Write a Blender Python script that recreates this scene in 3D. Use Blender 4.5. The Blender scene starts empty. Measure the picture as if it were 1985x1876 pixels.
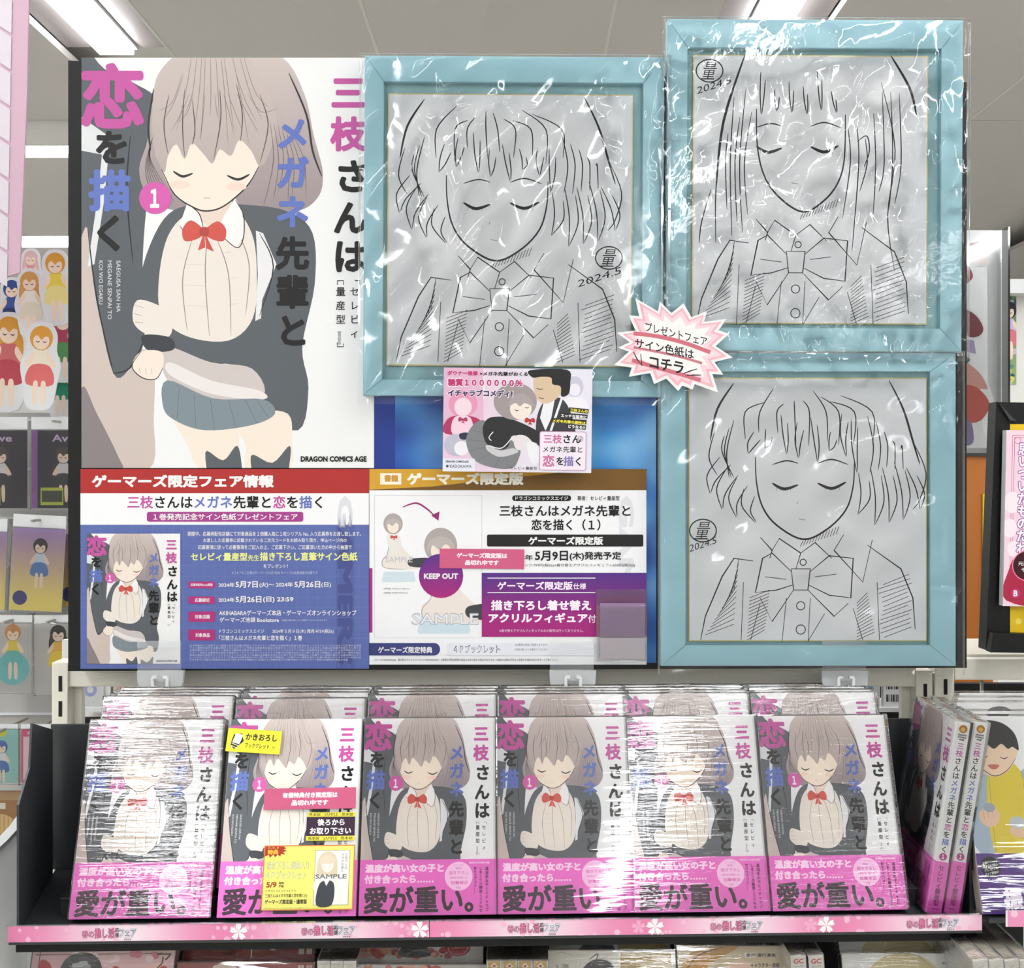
import bpy, bmesh, math, random
import numpy as np
from mathutils import Vector, Matrix
from mathutils.geometry import tessellate_polygon
C = bpy.context.scene.collection
R = math.radians
# ------------------------------------------------------------------ camera, world, exposure
H = 1.5            # camera height
F = 2300.0         # focal length in pixels of the 1985 px wide frame
CX, CY = 1007.0, 917.0
cam_d = bpy.data.cameras.new('camera'); cam = bpy.data.objects.new('camera', cam_d); C.objects.link(cam)
cam.location = (0, 0, H); cam.rotation_euler = (R(90), 0, 0)
cam_d.sensor_width = 36; cam_d.lens = 36 * F / 1985
cam_d.shift_x = -(CX - 992.5) / 1985; cam_d.shift_y = -(938 - CY) / 1985
cam_d.clip_start = .02
bpy.context.scene.camera = cam
W = bpy.data.worlds.new('world'); bpy.context.scene.world = W; W.use_nodes = True
W.node_tree.nodes['Background'].inputs[0].default_value = (.9, .95, 1, 1)
W.node_tree.nodes['Background'].inputs[1].default_value = .3
VS = bpy.context.scene.view_settings
VS.view_transform = 'Standard'; VS.look = 'None'; VS.gamma = 1; VS.use_curve_mapping = False
VS.exposure = 0.76
LAMP = 17.0        # strength of the ceiling lamps
bpy.context.scene.cycles.transparent_max_bounces = 16
bpy.context.scene.cycles.max_bounces = 8
K = .86            # display white -> albedo

def lin(c):
    c = c / 255.0
    return c / 12.92 if c <= .04045 else ((c + .055) / 1.055) ** 2.4
def col(c, k=K): return (lin(c[0]) * k, lin(c[1]) * k, lin(c[2]) * k)
def P(px, py, Y): return Vector(((px - CX) * Y / F, Y, H - (py - CY) * Y / F))

# ------------------------------------------------------------------ materials
def mat(name, c, rough=.5, metal=0, spec=.5, bump=0, scale=200, var=0, coat=0):
    m = bpy.data.materials.new(name); m.use_nodes = True; nt = m.node_tree; b = nt.nodes['Principled BSDF']
    b.inputs['Base Color'].default_value = (*col(c), 1); b.inputs['Roughness'].default_value = rough
    b.inputs['Metallic'].default_value = metal; b.inputs['Specular IOR Level'].default_value = spec
    b.inputs['Coat Weight'].default_value = coat
    if bump or var:
        tc = nt.nodes.new('ShaderNodeTexCoord'); n = nt.nodes.new('ShaderNodeTexNoise')
        n.inputs['Scale'].default_value = scale; n.inputs['Detail'].default_value = 4
        nt.links.new(tc.outputs['Object'], n.inputs['Vector'])
        if bump:
            bp = nt.nodes.new('ShaderNodeBump'); bp.inputs['Strength'].default_value = bump; bp.inputs['Distance'].default_value = .001
            nt.links.new(n.outputs['Fac'], bp.inputs['Height']); nt.links.new(bp.outputs['Normal'], b.inputs['Normal'])
        if var:
            r = nt.nodes.new('ShaderNodeMixRGB'); r.inputs[1].default_value = (*[x * (1 - var) for x in col(c)], 1)
            r.inputs[2].default_value = (*[min(1, x * (1 + var)) for x in col(c)], 1)
            nt.links.new(n.outputs['Fac'], r.inputs[0]); nt.links.new(r.outputs[0], b.inputs['Base Color'])
    return m
def print_mat(name, rough, spec=.35):
    m = bpy.data.materials.new(name); m.use_nodes = True; nt = m.node_tree; b = nt.nodes['Principled BSDF']
    a = nt.nodes.new('ShaderNodeVertexColor'); a.layer_name = 'ink'
    nt.links.new(a.outputs[0], b.inputs['Base Color'])
    b.inputs['Roughness'].default_value = rough; b.inputs['Specular IOR Level'].default_value = spec
    return m
def film_mat(name, sx, sy, sz, strength, dist, rough=.06, gain=1.6, ior=1.45, tint=.985, detail=3):
    m = bpy.data.materials.new(name); m.use_nodes = True; nt = m.node_tree; nt.nodes.clear(); N = nt.nodes.new; L = nt.links.new
    out = N('ShaderNodeOutputMaterial'); mix = N('ShaderNodeMixShader'); tr = N('ShaderNodeBsdfTransparent'); gl = N('ShaderNodeBsdfGlossy')
    tr.inputs[0].default_value = (tint, tint, tint, 1); gl.inputs['Roughness'].default_value = rough; gl.inputs[0].default_value = (1, 1, 1, 1)
    fr = N('ShaderNodeFresnel'); fr.inputs[0].default_value = ior
    mu = N('ShaderNodeMath'); mu.operation = 'MULTIPLY'; mu.inputs[1].default_value = gain; mu.use_clamp = True
    tc = N('ShaderNodeTexCoord'); mp = N('ShaderNodeMapping'); mp.inputs['Scale'].default_value = (sx, sy, sz)
    n = N('ShaderNodeTexNoise'); n.inputs['Scale'].default_value = 1; n.inputs['Detail'].default_value = detail; n.inputs['Distortion'].default_value = .3
    bp = N('ShaderNodeBump'); bp.inputs['Strength'].default_value = strength; bp.inputs['Distance'].default_value = dist
    L(tc.outputs['Object'], mp.inputs[0]); L(mp.outputs[0], n.inputs['Vector']); L(n.outputs['Fac'], bp.inputs['Height'])
    L(bp.outputs[0], fr.inputs['Normal']); L(bp.outputs[0], gl.inputs['Normal'])
    L(fr.outputs[0], mu.inputs[0]); L(mu.outputs[0], mix.inputs[0]); L(tr.outputs[0], mix.inputs[1]); L(gl.outputs[0], mix.inputs[2]); L(mix.outputs[0], out.inputs[0])
    return m
def emit_mat(name, c, s):
    m = bpy.data.materials.new(name); m.use_nodes = True; nt = m.node_tree; nt.nodes.clear()
    o = nt.nodes.new('ShaderNodeOutputMaterial'); e = nt.nodes.new('ShaderNodeEmission')
    e.inputs[0].default_value = (*c, 1); e.inputs[1].default_value = s; nt.links.new(e.outputs[0], o.inputs[0]); return m

M = dict(
 ink=print_mat('printed_paper', .45), inkg=print_mat('glossy_print', .28), pen=print_mat('pen_on_card', .7, .2),
 paper=mat('white_paper', (236, 236, 236), .6), pages=mat('page_block', (222, 214, 200), .8, bump=.3, scale=900),
 cover=mat('cover_stock', (238, 238, 238), .35), band=mat('pink_band_paper', (238, 118, 208), .4),
 card=mat('sketch_card', (197, 198, 202), .75), gold=mat('gold_card_edge', (212, 196, 140), .4, .3),
 blue=mat('pale_blue_paint', (170, 216, 228), .45, bump=.06, scale=60, var=.04), blue_in=mat('teal_backing', (146, 190, 198), .6, var=.08, scale=8),
 black=mat('black_board_vinyl', (12, 12, 13), .45, spec=.3, bump=.25, scale=1200), blackp=mat('black_plastic', (38, 40, 43), .38),
 tray=mat('charcoal_metal', (52, 55, 58), .42, bump=.05, scale=400), cream=mat('cream_enamel', (240, 236, 222), .4, bump=.05, scale=150, var=.04),
 slot=mat('slot_dark', (12, 12, 12), .8), wire=mat('wire_grey', (168, 164, 152), .35, .3), dark=mat('dark_inside', (18, 18, 19), .8),
 ceil=mat('ceiling_board', (212, 208, 203), .8, bump=.1, scale=300, var=.03), ceil_l=mat('ceiling_seam_strip', (225, 222, 215), .6),
 refl=mat('lamp_reflector', (150, 141, 140), .45, 0, var=.12, scale=3), wall=mat('wall_paint', (232, 231, 227), .8, var=.02, scale=2),
 floor=mat('floor_vinyl', (226, 223, 216), .4, var=.05, scale=4), white=mat('white_plastic', (228, 230, 231), .35),
 grey=mat('pegboard_grey', (190, 188, 185), .7, var=.06, scale=6), orange=mat('orange_panel', (205, 120, 45), .4, var=.06, scale=5),
 yellow=mat('yellow_sheet', (240, 205, 30), .45), pinkp=mat('pink_banner', (206, 170, 188), .6), whitep=mat('banner_white', (216, 206, 215), .6),
 pinkb=mat('magenta_label', (208, 92, 132), .5), ylab=mat('yellow_label', (244, 230, 60), .45), ycard=mat('yellow_card', (244, 236, 120), .45),
 brown=mat('brown_carton', (150, 118, 84), .6, var=.15, scale=20), red=mat('red_cover', (140, 42, 38), .4), 
 lamp=emit_mat('lamp_diffuser', (.97, .99, 1.0), LAMP),
 film=film_mat('cellophane', 45, 45, 45, .22, .003, .08, 1.15, detail=3, tint=.995), film_s=film_mat('smooth_cellophane', 22, 22, 22, .2, .003, .07, 1.1, tint=.995),
 wrap_s=film_mat('tight_shrink_wrap', 8, 12, 110, .16, .0018, .03, 1.5, tint=.995), wrap_m=film_mat('rippled_shrink_wrap', 14, 20, 260, .32, .0016, .03, 2.2, detail=4, tint=.995),
 wrap_t=film_mat('crumpled_shrink_wrap', 60, 60, 240, .9, .003, .08, 2.2, detail=4, tint=.99),
 clear=film_mat('clear_plastic', 8, 8, 8, .1, .002, .05, 2.4, 1.5, .95), smoke=film_mat('clear_acrylic', 5, 5, 5, .05, .002, .05, 1.0, 1.5, .985),
)
def frosted(name, al):
    m = mat(name, (232, 236, 238), .2); b = m.node_tree.nodes['Principled BSDF']; b.inputs['Alpha'].default_value = al; return m
M['clip'] = frosted('milky_clear_plastic', .12); M['clipb'] = frosted('milky_clip_body', .5)
def translucent(name, c):
    m = mat(name, c, .4); nt = m.node_tree; b = nt.nodes['Principled BSDF']; o = nt.nodes['Material Output']; x = nt.nodes.new('ShaderNodeMixShader'); tl = nt.nodes.new('ShaderNodeBsdfTranslucent')
    tl.inputs[0].default_value = (*col(c), 1); x.inputs[0].default_value = .5; nt.links.new(b.outputs[0], x.inputs[1]); nt.links.new(tl.outputs[0], x.inputs[2]); nt.links.new(x.outputs[0], o.inputs[0]); return m
M['bin'] = translucent('translucent_white_plastic', (248, 249, 249))
# ------------------------------------------------------------------ object helpers
def thing(name, label, cat, loc=(0, 0, 0), rot=(0, 0, 0), group=None, scale=1):
    o = bpy.data.objects.new(name, None); C.objects.link(o); o.empty_display_size = .02
    o.location = loc; o.rotation_euler = rot; o.scale = (scale,) * 3
    o['label'] = label; o['category'] = cat
    if group: o['group'] = group
    return o
def part(name, me, m=None, parent=None, label=None):
    o = bpy.data.objects.new(name, me); C.objects.link(o)
    if m is not None and not me.materials: me.materials.append(m)
    if parent is not None: o.parent = parent
    if label: o['label'] = label
    return o
def struct(name, me, m, parent=None):
    o = part(name, me, m, parent); 
    if parent is None: o['kind'] = 'structure'
    return o
def bm_mesh(name, bm, smooth=False):
    me = bpy.data.meshes.new(name); bmesh.ops.recalc_face_normals(bm, faces=bm.faces); bm.to_mesh(me); bm.free()
    if smooth:
        for p in me.polygons: p.use_smooth = True
    return me
def add_box(bm, x0, x1, y0, y1, z0, z1, bev=0):
    r = bmesh.ops.create_cube(bm, size=1)
    for v in r['verts']:
        v.co = Vector((x0 + (v.co.x + .5) * (x1 - x0), y0 + (v.co.y + .5) * (y1 - y0), z0 + (v.co.z + .5) * (z1 - z0)))
    if bev:
        es = list({e for v in r['verts'] for e in v.link_edges})
        bmesh.ops.bevel(bm, geom=es, offset=bev, segments=2, affect='EDGES', profile=.7)
def box(x0, x1, y0, y1, z0, z1, bev=0, name='box'):
    bm = bmesh.new(); add_box(bm, x0, x1, y0, y1, z0, z1, bev); return bm_mesh(name, bm)
def prism(pts, y0, y1, name='prism', bev=0):      # polygon in the x-z plane, given depth along y
    bm = bmesh.new(); a = [bm.verts.new((x, y0, z)) for x, z in pts]; b = [bm.verts.new((x, y1, z)) for x, z in pts]
    n = len(pts)
    for t in tessellate_polygon([[Vector((x, z, 0)) for x, z in pts]]):
        bm.faces.new([a[i] for i in t]); bm.faces.new([b[i] for i in reversed(t)])
    for i in range(n): bm.faces.new((a[i], a[(i + 1) % n], b[(i + 1) % n], b[i]))
    return bm_mesh(name, bm)
def prism_z(pts, z0, z1, name='prism'):           # polygon in the x-y plane, extruded along z
    bm = bmesh.new(); a = [bm.verts.new((x, y, z0)) for x, y in pts]; b = [bm.verts.new((x, y, z1)) for x, y in pts]
    n = len(pts)
    for t in tessellate_polygon([[Vector((x, y, 0)) for x, y in pts]]):
        bm.faces.new([a[i] for i in t]); bm.faces.new([b[i] for i in reversed(t)])
    for i in range(n): bm.faces.new((a[i], a[(i + 1) % n], b[(i + 1) % n], b[i]))
    return bm_mesh(name, bm)
def prism_x(pts, x0, x1, name='prism'):           # polygon in the y-z plane, extruded along x (x0/x1 may be functions of y)
    f0 = x0 if callable(x0) else (lambda y: x0); f1 = x1 if callable(x1) else (lambda y: x1)
    bm = bmesh.new(); a = [bm.verts.new((f0(y), y, z)) for y, z in pts]; b = [bm.verts.new((f1(y), y, z)) for y, z in pts]
    n = len(pts)
    for t in tessellate_polygon([[Vector((y, z, 0)) for y, z in pts]]):
        bm.faces.new([a[i] for i in t]); bm.faces.new([b[i] for i in reversed(t)])
    for i in range(n): bm.faces.new((a[i], a[(i + 1) % n], b[(i + 1) % n], b[i]))
    return bm_mesh(name, bm)

# ------------------------------------------------------------------ flat print: polygons, strokes and lettering with a colour per vertex
_tc = {}; _sub = {}
def text_tris(s, bold):
    k = (s, bold)
    if k in _tc: return _tc[k]
    if bold:                                   # heavier weight: the glyph laid down several times around its place
        vs, fs = text_tris(s, 0); n = 12 if bold > .035 and len(s) < 7 else 8 if bold > .025 else 5; V = []; Fs = []
        for j in range(n + 1):
            r_ = bold if j else 0; a = 2 * math.pi * j / n + .4
            Fs += [tuple(i + j * len(vs) for i in f) for f in fs]; V.append(vs + np.array([r_ * math.cos(a), r_ * math.sin(a)]))
        _tc[k] = (np.concatenate(V), Fs); _sub[k] = len(fs); return _tc[k]
    cu = bpy.data.curves.new('t', 'FONT'); cu.body = s; cu.size = 1; cu.resolution_u = 2
    o = bpy.data.objects.new('t', cu); C.objects.link(o)
    dg = bpy.context.evaluated_depsgraph_get(); ev = o.evaluated_get(dg); me = ev.to_mesh()
    vs = np.array([v.co[:2] for v in me.vertices]) if len(me.vertices) else np.zeros((1, 2))
    fs = [tuple(p.vertices) for p in me.polygons]
    ev.to_mesh_clear(); bpy.data.objects.remove(o); bpy.data.curves.remove(cu)
    _tc[k] = (vs, fs); return _tc[k]
def smooth_closed(p, n=5):
    out = []; m = len(p)
    for i in range(m):
        a, b, c, d = p[i - 1], p[i], p[(i + 1) % m], p[(i + 2) % m]
        for j in range(n):
            t = j / n
            out.append(tuple(.5 * (2 * b[k] + (c[k] - a[k]) * t + (2 * a[k] - 5 * b[k] + 4 * c[k] - d[k]) * t * t + (3 * b[k] - a[k] - 3 * c[k] + d[k]) * t ** 3) for k in (0, 1)))
    return out
def smooth_open(p, n=5):
    if len(p) < 3: return p
    q = [p[0]] + list(p) + [p[-1]]; out = []
    for i in range(1, len(q) - 2):
        a, b, c, d = q[i - 1], q[i], q[i + 1], q[i + 2]
        for j in range(n):
            t = j / n
            out.append(tuple(.5 * (2 * b[k] + (c[k] - a[k]) * t + (2 * a[k] - 5 * b[k] + 4 * c[k] - d[k]) * t * t + (3 * b[k] - a[k] - 3 * c[k] + d[k]) * t ** 3) for k in (0, 1)))
    out.append(p[-1]); return out
def cutpoly(p, ax, lim, sgn):
    out = []
    for i in range(len(p)):
        a, b = p[i - 1], p[i]; da, db = sgn * (lim - a[ax]), sgn * (lim - b[ax])
        if (da >= 0) != (db >= 0):
            t = da / (da - db); out.append(tuple(a[k] + (b[k] - a[k]) * t for k in range(5)))
        if db >= 0: out.append(b)
    return out
class Art:
    def __init__(s, w, h): s.w, s.h, s.f, s.l = w, h, [], 0
    def _c(s, c, x, y): return c(x, y) if callable(c) else c
    def face(s, pts, c, l=None):
        s.f.append((s.l if l is None else l, [(x, y, *s._c(c, x, y)) for x, y in pts]))
    def rect(s, x0, y0, x1, y1, c, nx=1, ny=1):
        s.l += 1
        for i in range(nx):
            for j in range(ny):
                a, b = x0 + (x1 - x0) * i / nx, x0 + (x1 - x0) * (i + 1) / nx; d, e = y0 + (y1 - y0) * j / ny, y0 + (y1 - y0) * (j + 1) / ny
                s.face([(a, d), (a, e), (b, e), (b, d)], c)
    def rrect(s, x0, y0, x1, y1, r, c):
        pts = []
        for (cx, cy, a0) in ((x1 - r, y0 + r, -90), (x1 - r, y1 - r, 0), (x0 + r, y1 - r, 90), (x0 + r, y0 + r, 180)):
            for k in range(5): a = R(a0 + k * 22.5); pts.append((cx + r * math.cos(a), cy + r * math.sin(a)))
        s.l += 1; s.face(pts[::-1], c)
    def poly(s, pts, c, sm=True, same=False):
        if sm: pts = smooth_closed(pts)
        if not same: s.l += 1
        for t in tessellate_polygon([[Vector((x, y, 0)) for x, y in pts]]):
            q = [pts[i] for i in t]
            ar = (q[1][0] - q[0][0]) * (q[2][1] - q[0][1]) - (q[2][0] - q[0][0]) * (q[1][1] - q[0][1])
            if abs(ar) < 1e-9: continue
            if ar > 0: q = q[::-1]
            s.face(q, c)
    def insert(s, sub, X, Y, k):
        for l, p in sub.f:
            for ax, lim, sg in ((0, 0, -1), (0, sub.w, 1), (1, 0, -1), (1, sub.h, 1)):
                p = cutpoly(p, ax, lim, sg)
                if len(p) < 3: break
            if len(p) >= 3: s.f.append((s.l + 1 + l, [(X + q[0] * k, Y + q[1] * k, *q[2:]) for q in p]))
        s.l += sub.l + 2
    def circle(s, x, y, r, c, ry=None, n=28):
        s.l += 1; ry = ry or r
        s.face([(x + r * math.cos(-2 * math.pi * k / n), y + ry * math.sin(-2 * math.pi * k / n)) for k in range(n)], c)
    def ring(s, x, y, r, w, c, ry=None):
        n = 30; ry = ry or r
        s.lines([[(x + r * math.cos(2 * math.pi * k / n), y + ry * math.sin(2 * math.pi * k / n)) for k in range(n + 1)]], w, c, 1, False)
    def lines(s, ls, w, c, taper=.3, sm=True):
        s.l += 1
        for p in ls:
            if sm: p = smooth_open(p)
            n = len(p); L = []
            for i in range(n):
                a = p[max(0, i - 1)]; b = p[min(n - 1, i + 1)]; dx, dy = b[0] - a[0], b[1] - a[1]; d = math.hypot(dx, dy) or 1
                t = i / (n - 1); ww = w * .5 * (taper + (1 - taper) * math.sin(math.pi * t) ** .6 if taper < 1 else 1)
                L.append((p[i][0] - dy / d * ww, p[i][1] + dx / d * ww, p[i][0] + dy / d * ww, p[i][1] - dx / d * ww))
            for a, b in zip(L, L[1:]): s.face([(a[0], a[1]), (b[0], b[1]), (b[2], b[3]), (a[2], a[3])], c)
    def text(s, t, x0, y0, x1, y1, c, bold=.02, rot=0, tf=None, keep=False):
        vs, fs = text_tris(t, bold); lo, hi = vs.min(0), vs.max(0); d = np.maximum(hi - lo, 1e-4); s.l += 1
        q = []
        for v in vs:
            a, b = (v - lo) / d
            if rot: p = (x0 + b * (x1 - x0), y0 + a * (y1 - y0))
            else: p = (x0 + a * (x1 - x0), y1 - b * (y1 - y0))
            q.append(tf(*p) if tf else p)
        nb = _sub.get((t, bold), 10 ** 9)
        for k, f in enumerate(fs): s.face([q[i] for i in f], c, s.l + .12 * (k // nb))
        if bold: s.l += 1.4
    def otext(s, t, x0, y0, x1, y1, c, oc, bold=.02, ob=.06, tf=None, e=1.5):
        s.text(t, x0 - e, y0 - e, x1 + e, y1 + e, oc, ob, tf=tf); s.text(t, x0, y0, x1, y1, c, bold, tf=tf)
    def vtext(s, t, x, y, size, c, bold=.02, step=None, sx=1):     # a column of characters
        step = step or size; s.l += 1
        for i, ch in enumerate(t):
            if ch == ' ': continue
            vs, fs = text_tris(ch, bold); cc = c[i] if isinstance(c, list) else c
            q = [(x + v[0] * size * sx, y + i * step + (.86 - v[1]) * size) for v in vs]
            nb = _sub.get((ch, bold), 10 ** 9)
            for k, f in enumerate(fs): s.face([q[j] for j in f], cc, s.l + .12 * (k // nb))
        if bold: s.l += 1.4
    def mesh(s, name, o, sx, sz=None, step=7e-6, m=None, clip=True, kk=K):
        sz = sz or sx; V = []; Fc = []; Cl = []
        for l, p in s.f:
            if clip and not all(0 <= q[0] <= s.w and 0 <= q[1] <= s.h for q in p):
                for ax, lim, sg in ((0, 0, -1), (0, s.w, 1), (1, 0, -1), (1, s.h, 1)):
                    p = cutpoly(p, ax, lim, sg)
                    if len(p) < 3: break
                if len(p) < 3: continue
            b = len(V); Fc.append(list(range(b, b + len(p))))
            for q in p:
                V.append((o[0] + q[0] * sx, o[1] - l * step, o[2] - q[1] * sz)); Cl.extend((*col(q[2:5], kk), 1))
        me = bpy.data.meshes.new(name); me.from_pydata(V, [], Fc); at = me.color_attributes.new('ink', 'FLOAT_COLOR', 'POINT')
        at.data.foreach_set('color', Cl); me.materials.append(m or M['ink']); return me

BK = (16, 16, 18); WH = (240, 240, 240); MG = (196, 84, 160); BL = (98, 118, 192); SKIN = (243, 229, 214)
HAIR = (190, 177, 172); HAIR2 = (203, 190, 185); CH = (90, 95, 101); LN = (45, 42, 45); RED = (208, 84, 74); CRM = (235, 226, 217)
def mixc(a, b, t): return tuple(a[i] + (b[i] - a[i]) * t for i in range(3))

def bow(a, x, y, s, c=RED, ln=None):
    a.poly([(x, y), (x - .6 * s, y - .5 * s), (x - s, y - .1 * s), (x - .9 * s, y + .45 * s), (x - .3 * s, y + .35 * s)], c)
    a.poly([(x, y), (x + .6 * s, y - .45 * s), (x + s, y - .1 * s), (x + .9 * s, y + .45 * s), (x + .3 * s, y + .35 * s)], c)
    a.poly([(x, y), (x - .3 * s, y + .9 * s), (x + .05 * s, y + .75 * s)], c, False); a.poly([(x, y), (x + .45 * s, y + .95 * s), (x + .1 * s, y + .8 * s)], c, False)
    a.poly([(x - .18 * s, y - .15 * s), (x + .18 * s, y - .15 * s), (x + .18 * s, y + .2 * s), (x - .18 * s, y + .2 * s)], mixc(c, (90, 20, 20), .25))
def plain_figure(a, X=0, Y=0, s=1, tone=None):
    """a plain stand-in figure: bobbed hair, blazer, cream knit and pleated skirt, eyes closed"""
    g = lambda *p: [(X + x * s, Y + y * s) for x, y in p]
    a.poly(g((150, 60), (185, 0), (300, -30), (390, 0), (432, 70), (450, 150), (468, 225), (455, 275), (400, 300), (245, 300), (165, 292), (125, 262), (112, 215), (128, 160), (134, 100)), lambda x, y: mixc((206, 193, 188), (158, 144, 147), min(1, max(0, (y - Y) / s / 290))))
    a.poly(g((215, 285), (160, 312), (120, 400), (112, 480), (150, 560), (240, 592), (300, 600), (335, 680), (420, 722), (440, 640), (428, 560), (452, 440), (448, 340), (400, 298), (320, 285)), CH)
    a.poly(g((212, 300), (168, 345), (150, 430), (156, 500), (205, 540), (285, 548), (332, 505), (340, 420), (330, 340), (290, 292)), CRM)
    a.lines([g((245, 330), (240, 420), (248, 540)), g((215, 350), (196, 430), (205, 530)), g((262, 350), (285, 420), (290, 540)), g((300, 330), (325, 400), (318, 500))], 2 * s, (150, 138, 132))
    a.lines([g((205, 360), (240, 362)), g((200, 400), (240, 402)), g((200, 440), (240, 442)), g((203, 480), (243, 482)), g((270, 380), (290, 376)), g((280, 430), (300, 426)), g((283, 480), (304, 476))], 1.2 * s, (170, 158, 150))
    a.poly(g((338, 335), (352, 340), (378, 400), (350, 470), (348, 505), (337, 510), (342, 420)), (232, 232, 234), False)
    a.lines([g((345, 340), (372, 405), (345, 500))], 2.5 * s, LN)
    a.poly(g((160, 560), (250, 590), (330, 602), (352, 655), (260, 668), (170, 630)), (206, 196, 193))
    a.poly(g((172, 590), (250, 625), (345, 645), (352, 662), (255, 652), (172, 615)), (232, 226, 224))
    a.poly(g((178, 690), (205, 750), (232, 800), (300, 800), (306, 760), (296, 705), (240, 690)), SKIN); a.poly(g((290, 700), (318, 750), (322, 800), (402, 800), (408, 740), (400, 690), (340, 685)), SKIN)
    a.poly(g((240, 765), (275, 780), (302, 752), (312, 800), (318, 860), (262, 860)), CH); a.poly(g((328, 772), (370, 785), (404, 752), (402, 800), (398, 860), (350, 860)), CH)
    a.poly(g((166, 625), (255, 660), (352, 662), (375, 690), (330, 712), (240, 722), (180, 702), (158, 675)), (128, 141, 149))
    a.lines([g((190, 640), (185, 700)), g((218, 652), (222, 716)), g((250, 662), (258, 722)), g((285, 664), (300, 718)), g((318, 664), (340, 708)), g((340, 664), (362, 696))], 2 * s, (74, 84, 92))
    a.poly(g((108, 470), (150, 480), (175, 500), (170, 540), (125, 535), (100, 510)), CRM); a.lines([g((104, 480), (120, 484)), g((102, 496), (118, 500)), g((104, 512), (120, 514))], 2 * s, LN)
    a.poly(g((118, 538), (172, 542), (178, 566), (130, 568)), (60, 62, 68)); a.poly(g((115, 570), (155, 570), (158, 600), (145, 622), (118, 620), (98, 598)), SKIN)
    a.lines([g((115, 570), (98, 598), (118, 620), (145, 622), (158, 600))], 2 * s, LN); a.lines([g((112, 600), (114, 612)), g((124, 602), (126, 614)), g((136, 602), (137, 613))], 1.5 * s, LN)
    a.poly(g((222, 270), (285, 268), (290, 312), (262, 330), (228, 312)), (232, 212, 198))
    a.poly(g((205, 282), (228, 302), (236, 330), (212, 350), (190, 325)), WH, False); a.poly(g((298, 272), (312, 300), (315, 345), (300, 368), (262, 335), (280, 300)), WH, False)
    a.lines([g((205, 282), (228, 302), (236, 330)), g((236, 330), (212, 350), (190, 325)), g((298, 276), (314, 305), (314, 348), (300, 368), (262, 335))], 2 * s, LN)
    bow(a, X + 238 * s, Y + 336 * s, 42 * s)
    a.poly(g((150, 165), (155, 215), (178, 262), (215, 288), (243, 296), (275, 286), (318, 250), (345, 205), (350, 160), (250, 110)), SKIN)
    a.lines([g((155, 215), (180, 264), (215, 289), (243, 297), (277, 287), (320, 250), (343, 212))], 3 * s, LN)
    a.circle(X + 190 * s, Y + 246 * s, 20 * s, (244, 216, 202), 8 * s); a.circle(X + 300 * s, Y + 250 * s, 20 * s, (244, 216, 202), 8 * s)
    a.lines([g((178, 220), (196, 230), (216, 224)), g((282, 228), (304, 236), (326, 226))], 5 * s, LN); a.lines([g((236, 272), (250, 272))], 2.5 * s, (120, 80, 76))
    a.poly(g((150, 30), (138, 100), (140, 170), (160, 222), (168, 190), (184, 168), (200, 196), (214, 166), (236, 186), (254, 205), (268, 178), (290, 190), (306, 160), (330, 182), (345, 210), (362, 190), (378, 120), (350, 40), (300, -20), (210, -20)), lambda x, y: mixc((202, 189, 184), (186, 172, 168), min(1, max(0, (y - Y) / s / 200))))
    rg = random.Random(12); st = []
    for k in range(22):
        x = 160 + k * 9.8 + rg.uniform(-6, 6); b = 255 + (x - 255) * 1.1; y0 = rg.choice([-8, -8, 30, 70]); st.append(g((x * .6 + 100, y0), (x * .82 + 46, 60 + y0 * .5 + 10), (b, rg.uniform(110, 178) - abs(k - 11) * 1.5)))
    a.lines(st, 1.3 * s, (140, 127, 125), .2)
    a.lines([g((200, 60), (196, 130), (200, 192)), g((215, 80), (220, 140), (214, 170)), g((268, 60), (270, 120), (256, 200)), g((300, 50), (312, 110), (308, 164)), g((345, 70), (362, 130), (346, 205)), g((170, 70), (160, 130), (168, 188))], 2.2 * s, (92, 80, 82), .15)
    a.lines([g((402, 30), (436, 110), (448, 180), (466, 230)), g((140, 60), (130, 130), (134, 180))], 4 * s, LN)
    st = []
    for k in range(7): st.append(g((365 + 8 * k, 120 + 6 * k), (372 + 10 * k, 200), (352 + 14 * k + 6 * (k % 2), 292 - 3 * k - 12 * (k % 3)))); st.append(g((140 - k * 2, 150 + 5 * k), (124 + 3 * k, 215), (140 + 7 * k, 282)))
    a.lines(st, 1.4 * s, (118, 106, 106))
TITLE_COL = [(483, 35, '三', MG), (483, 115, '枝', MG), (490, 197, 'さ', BK), (487, 277, 'ん', BK), (487, 352, 'は', BK)]
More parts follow.
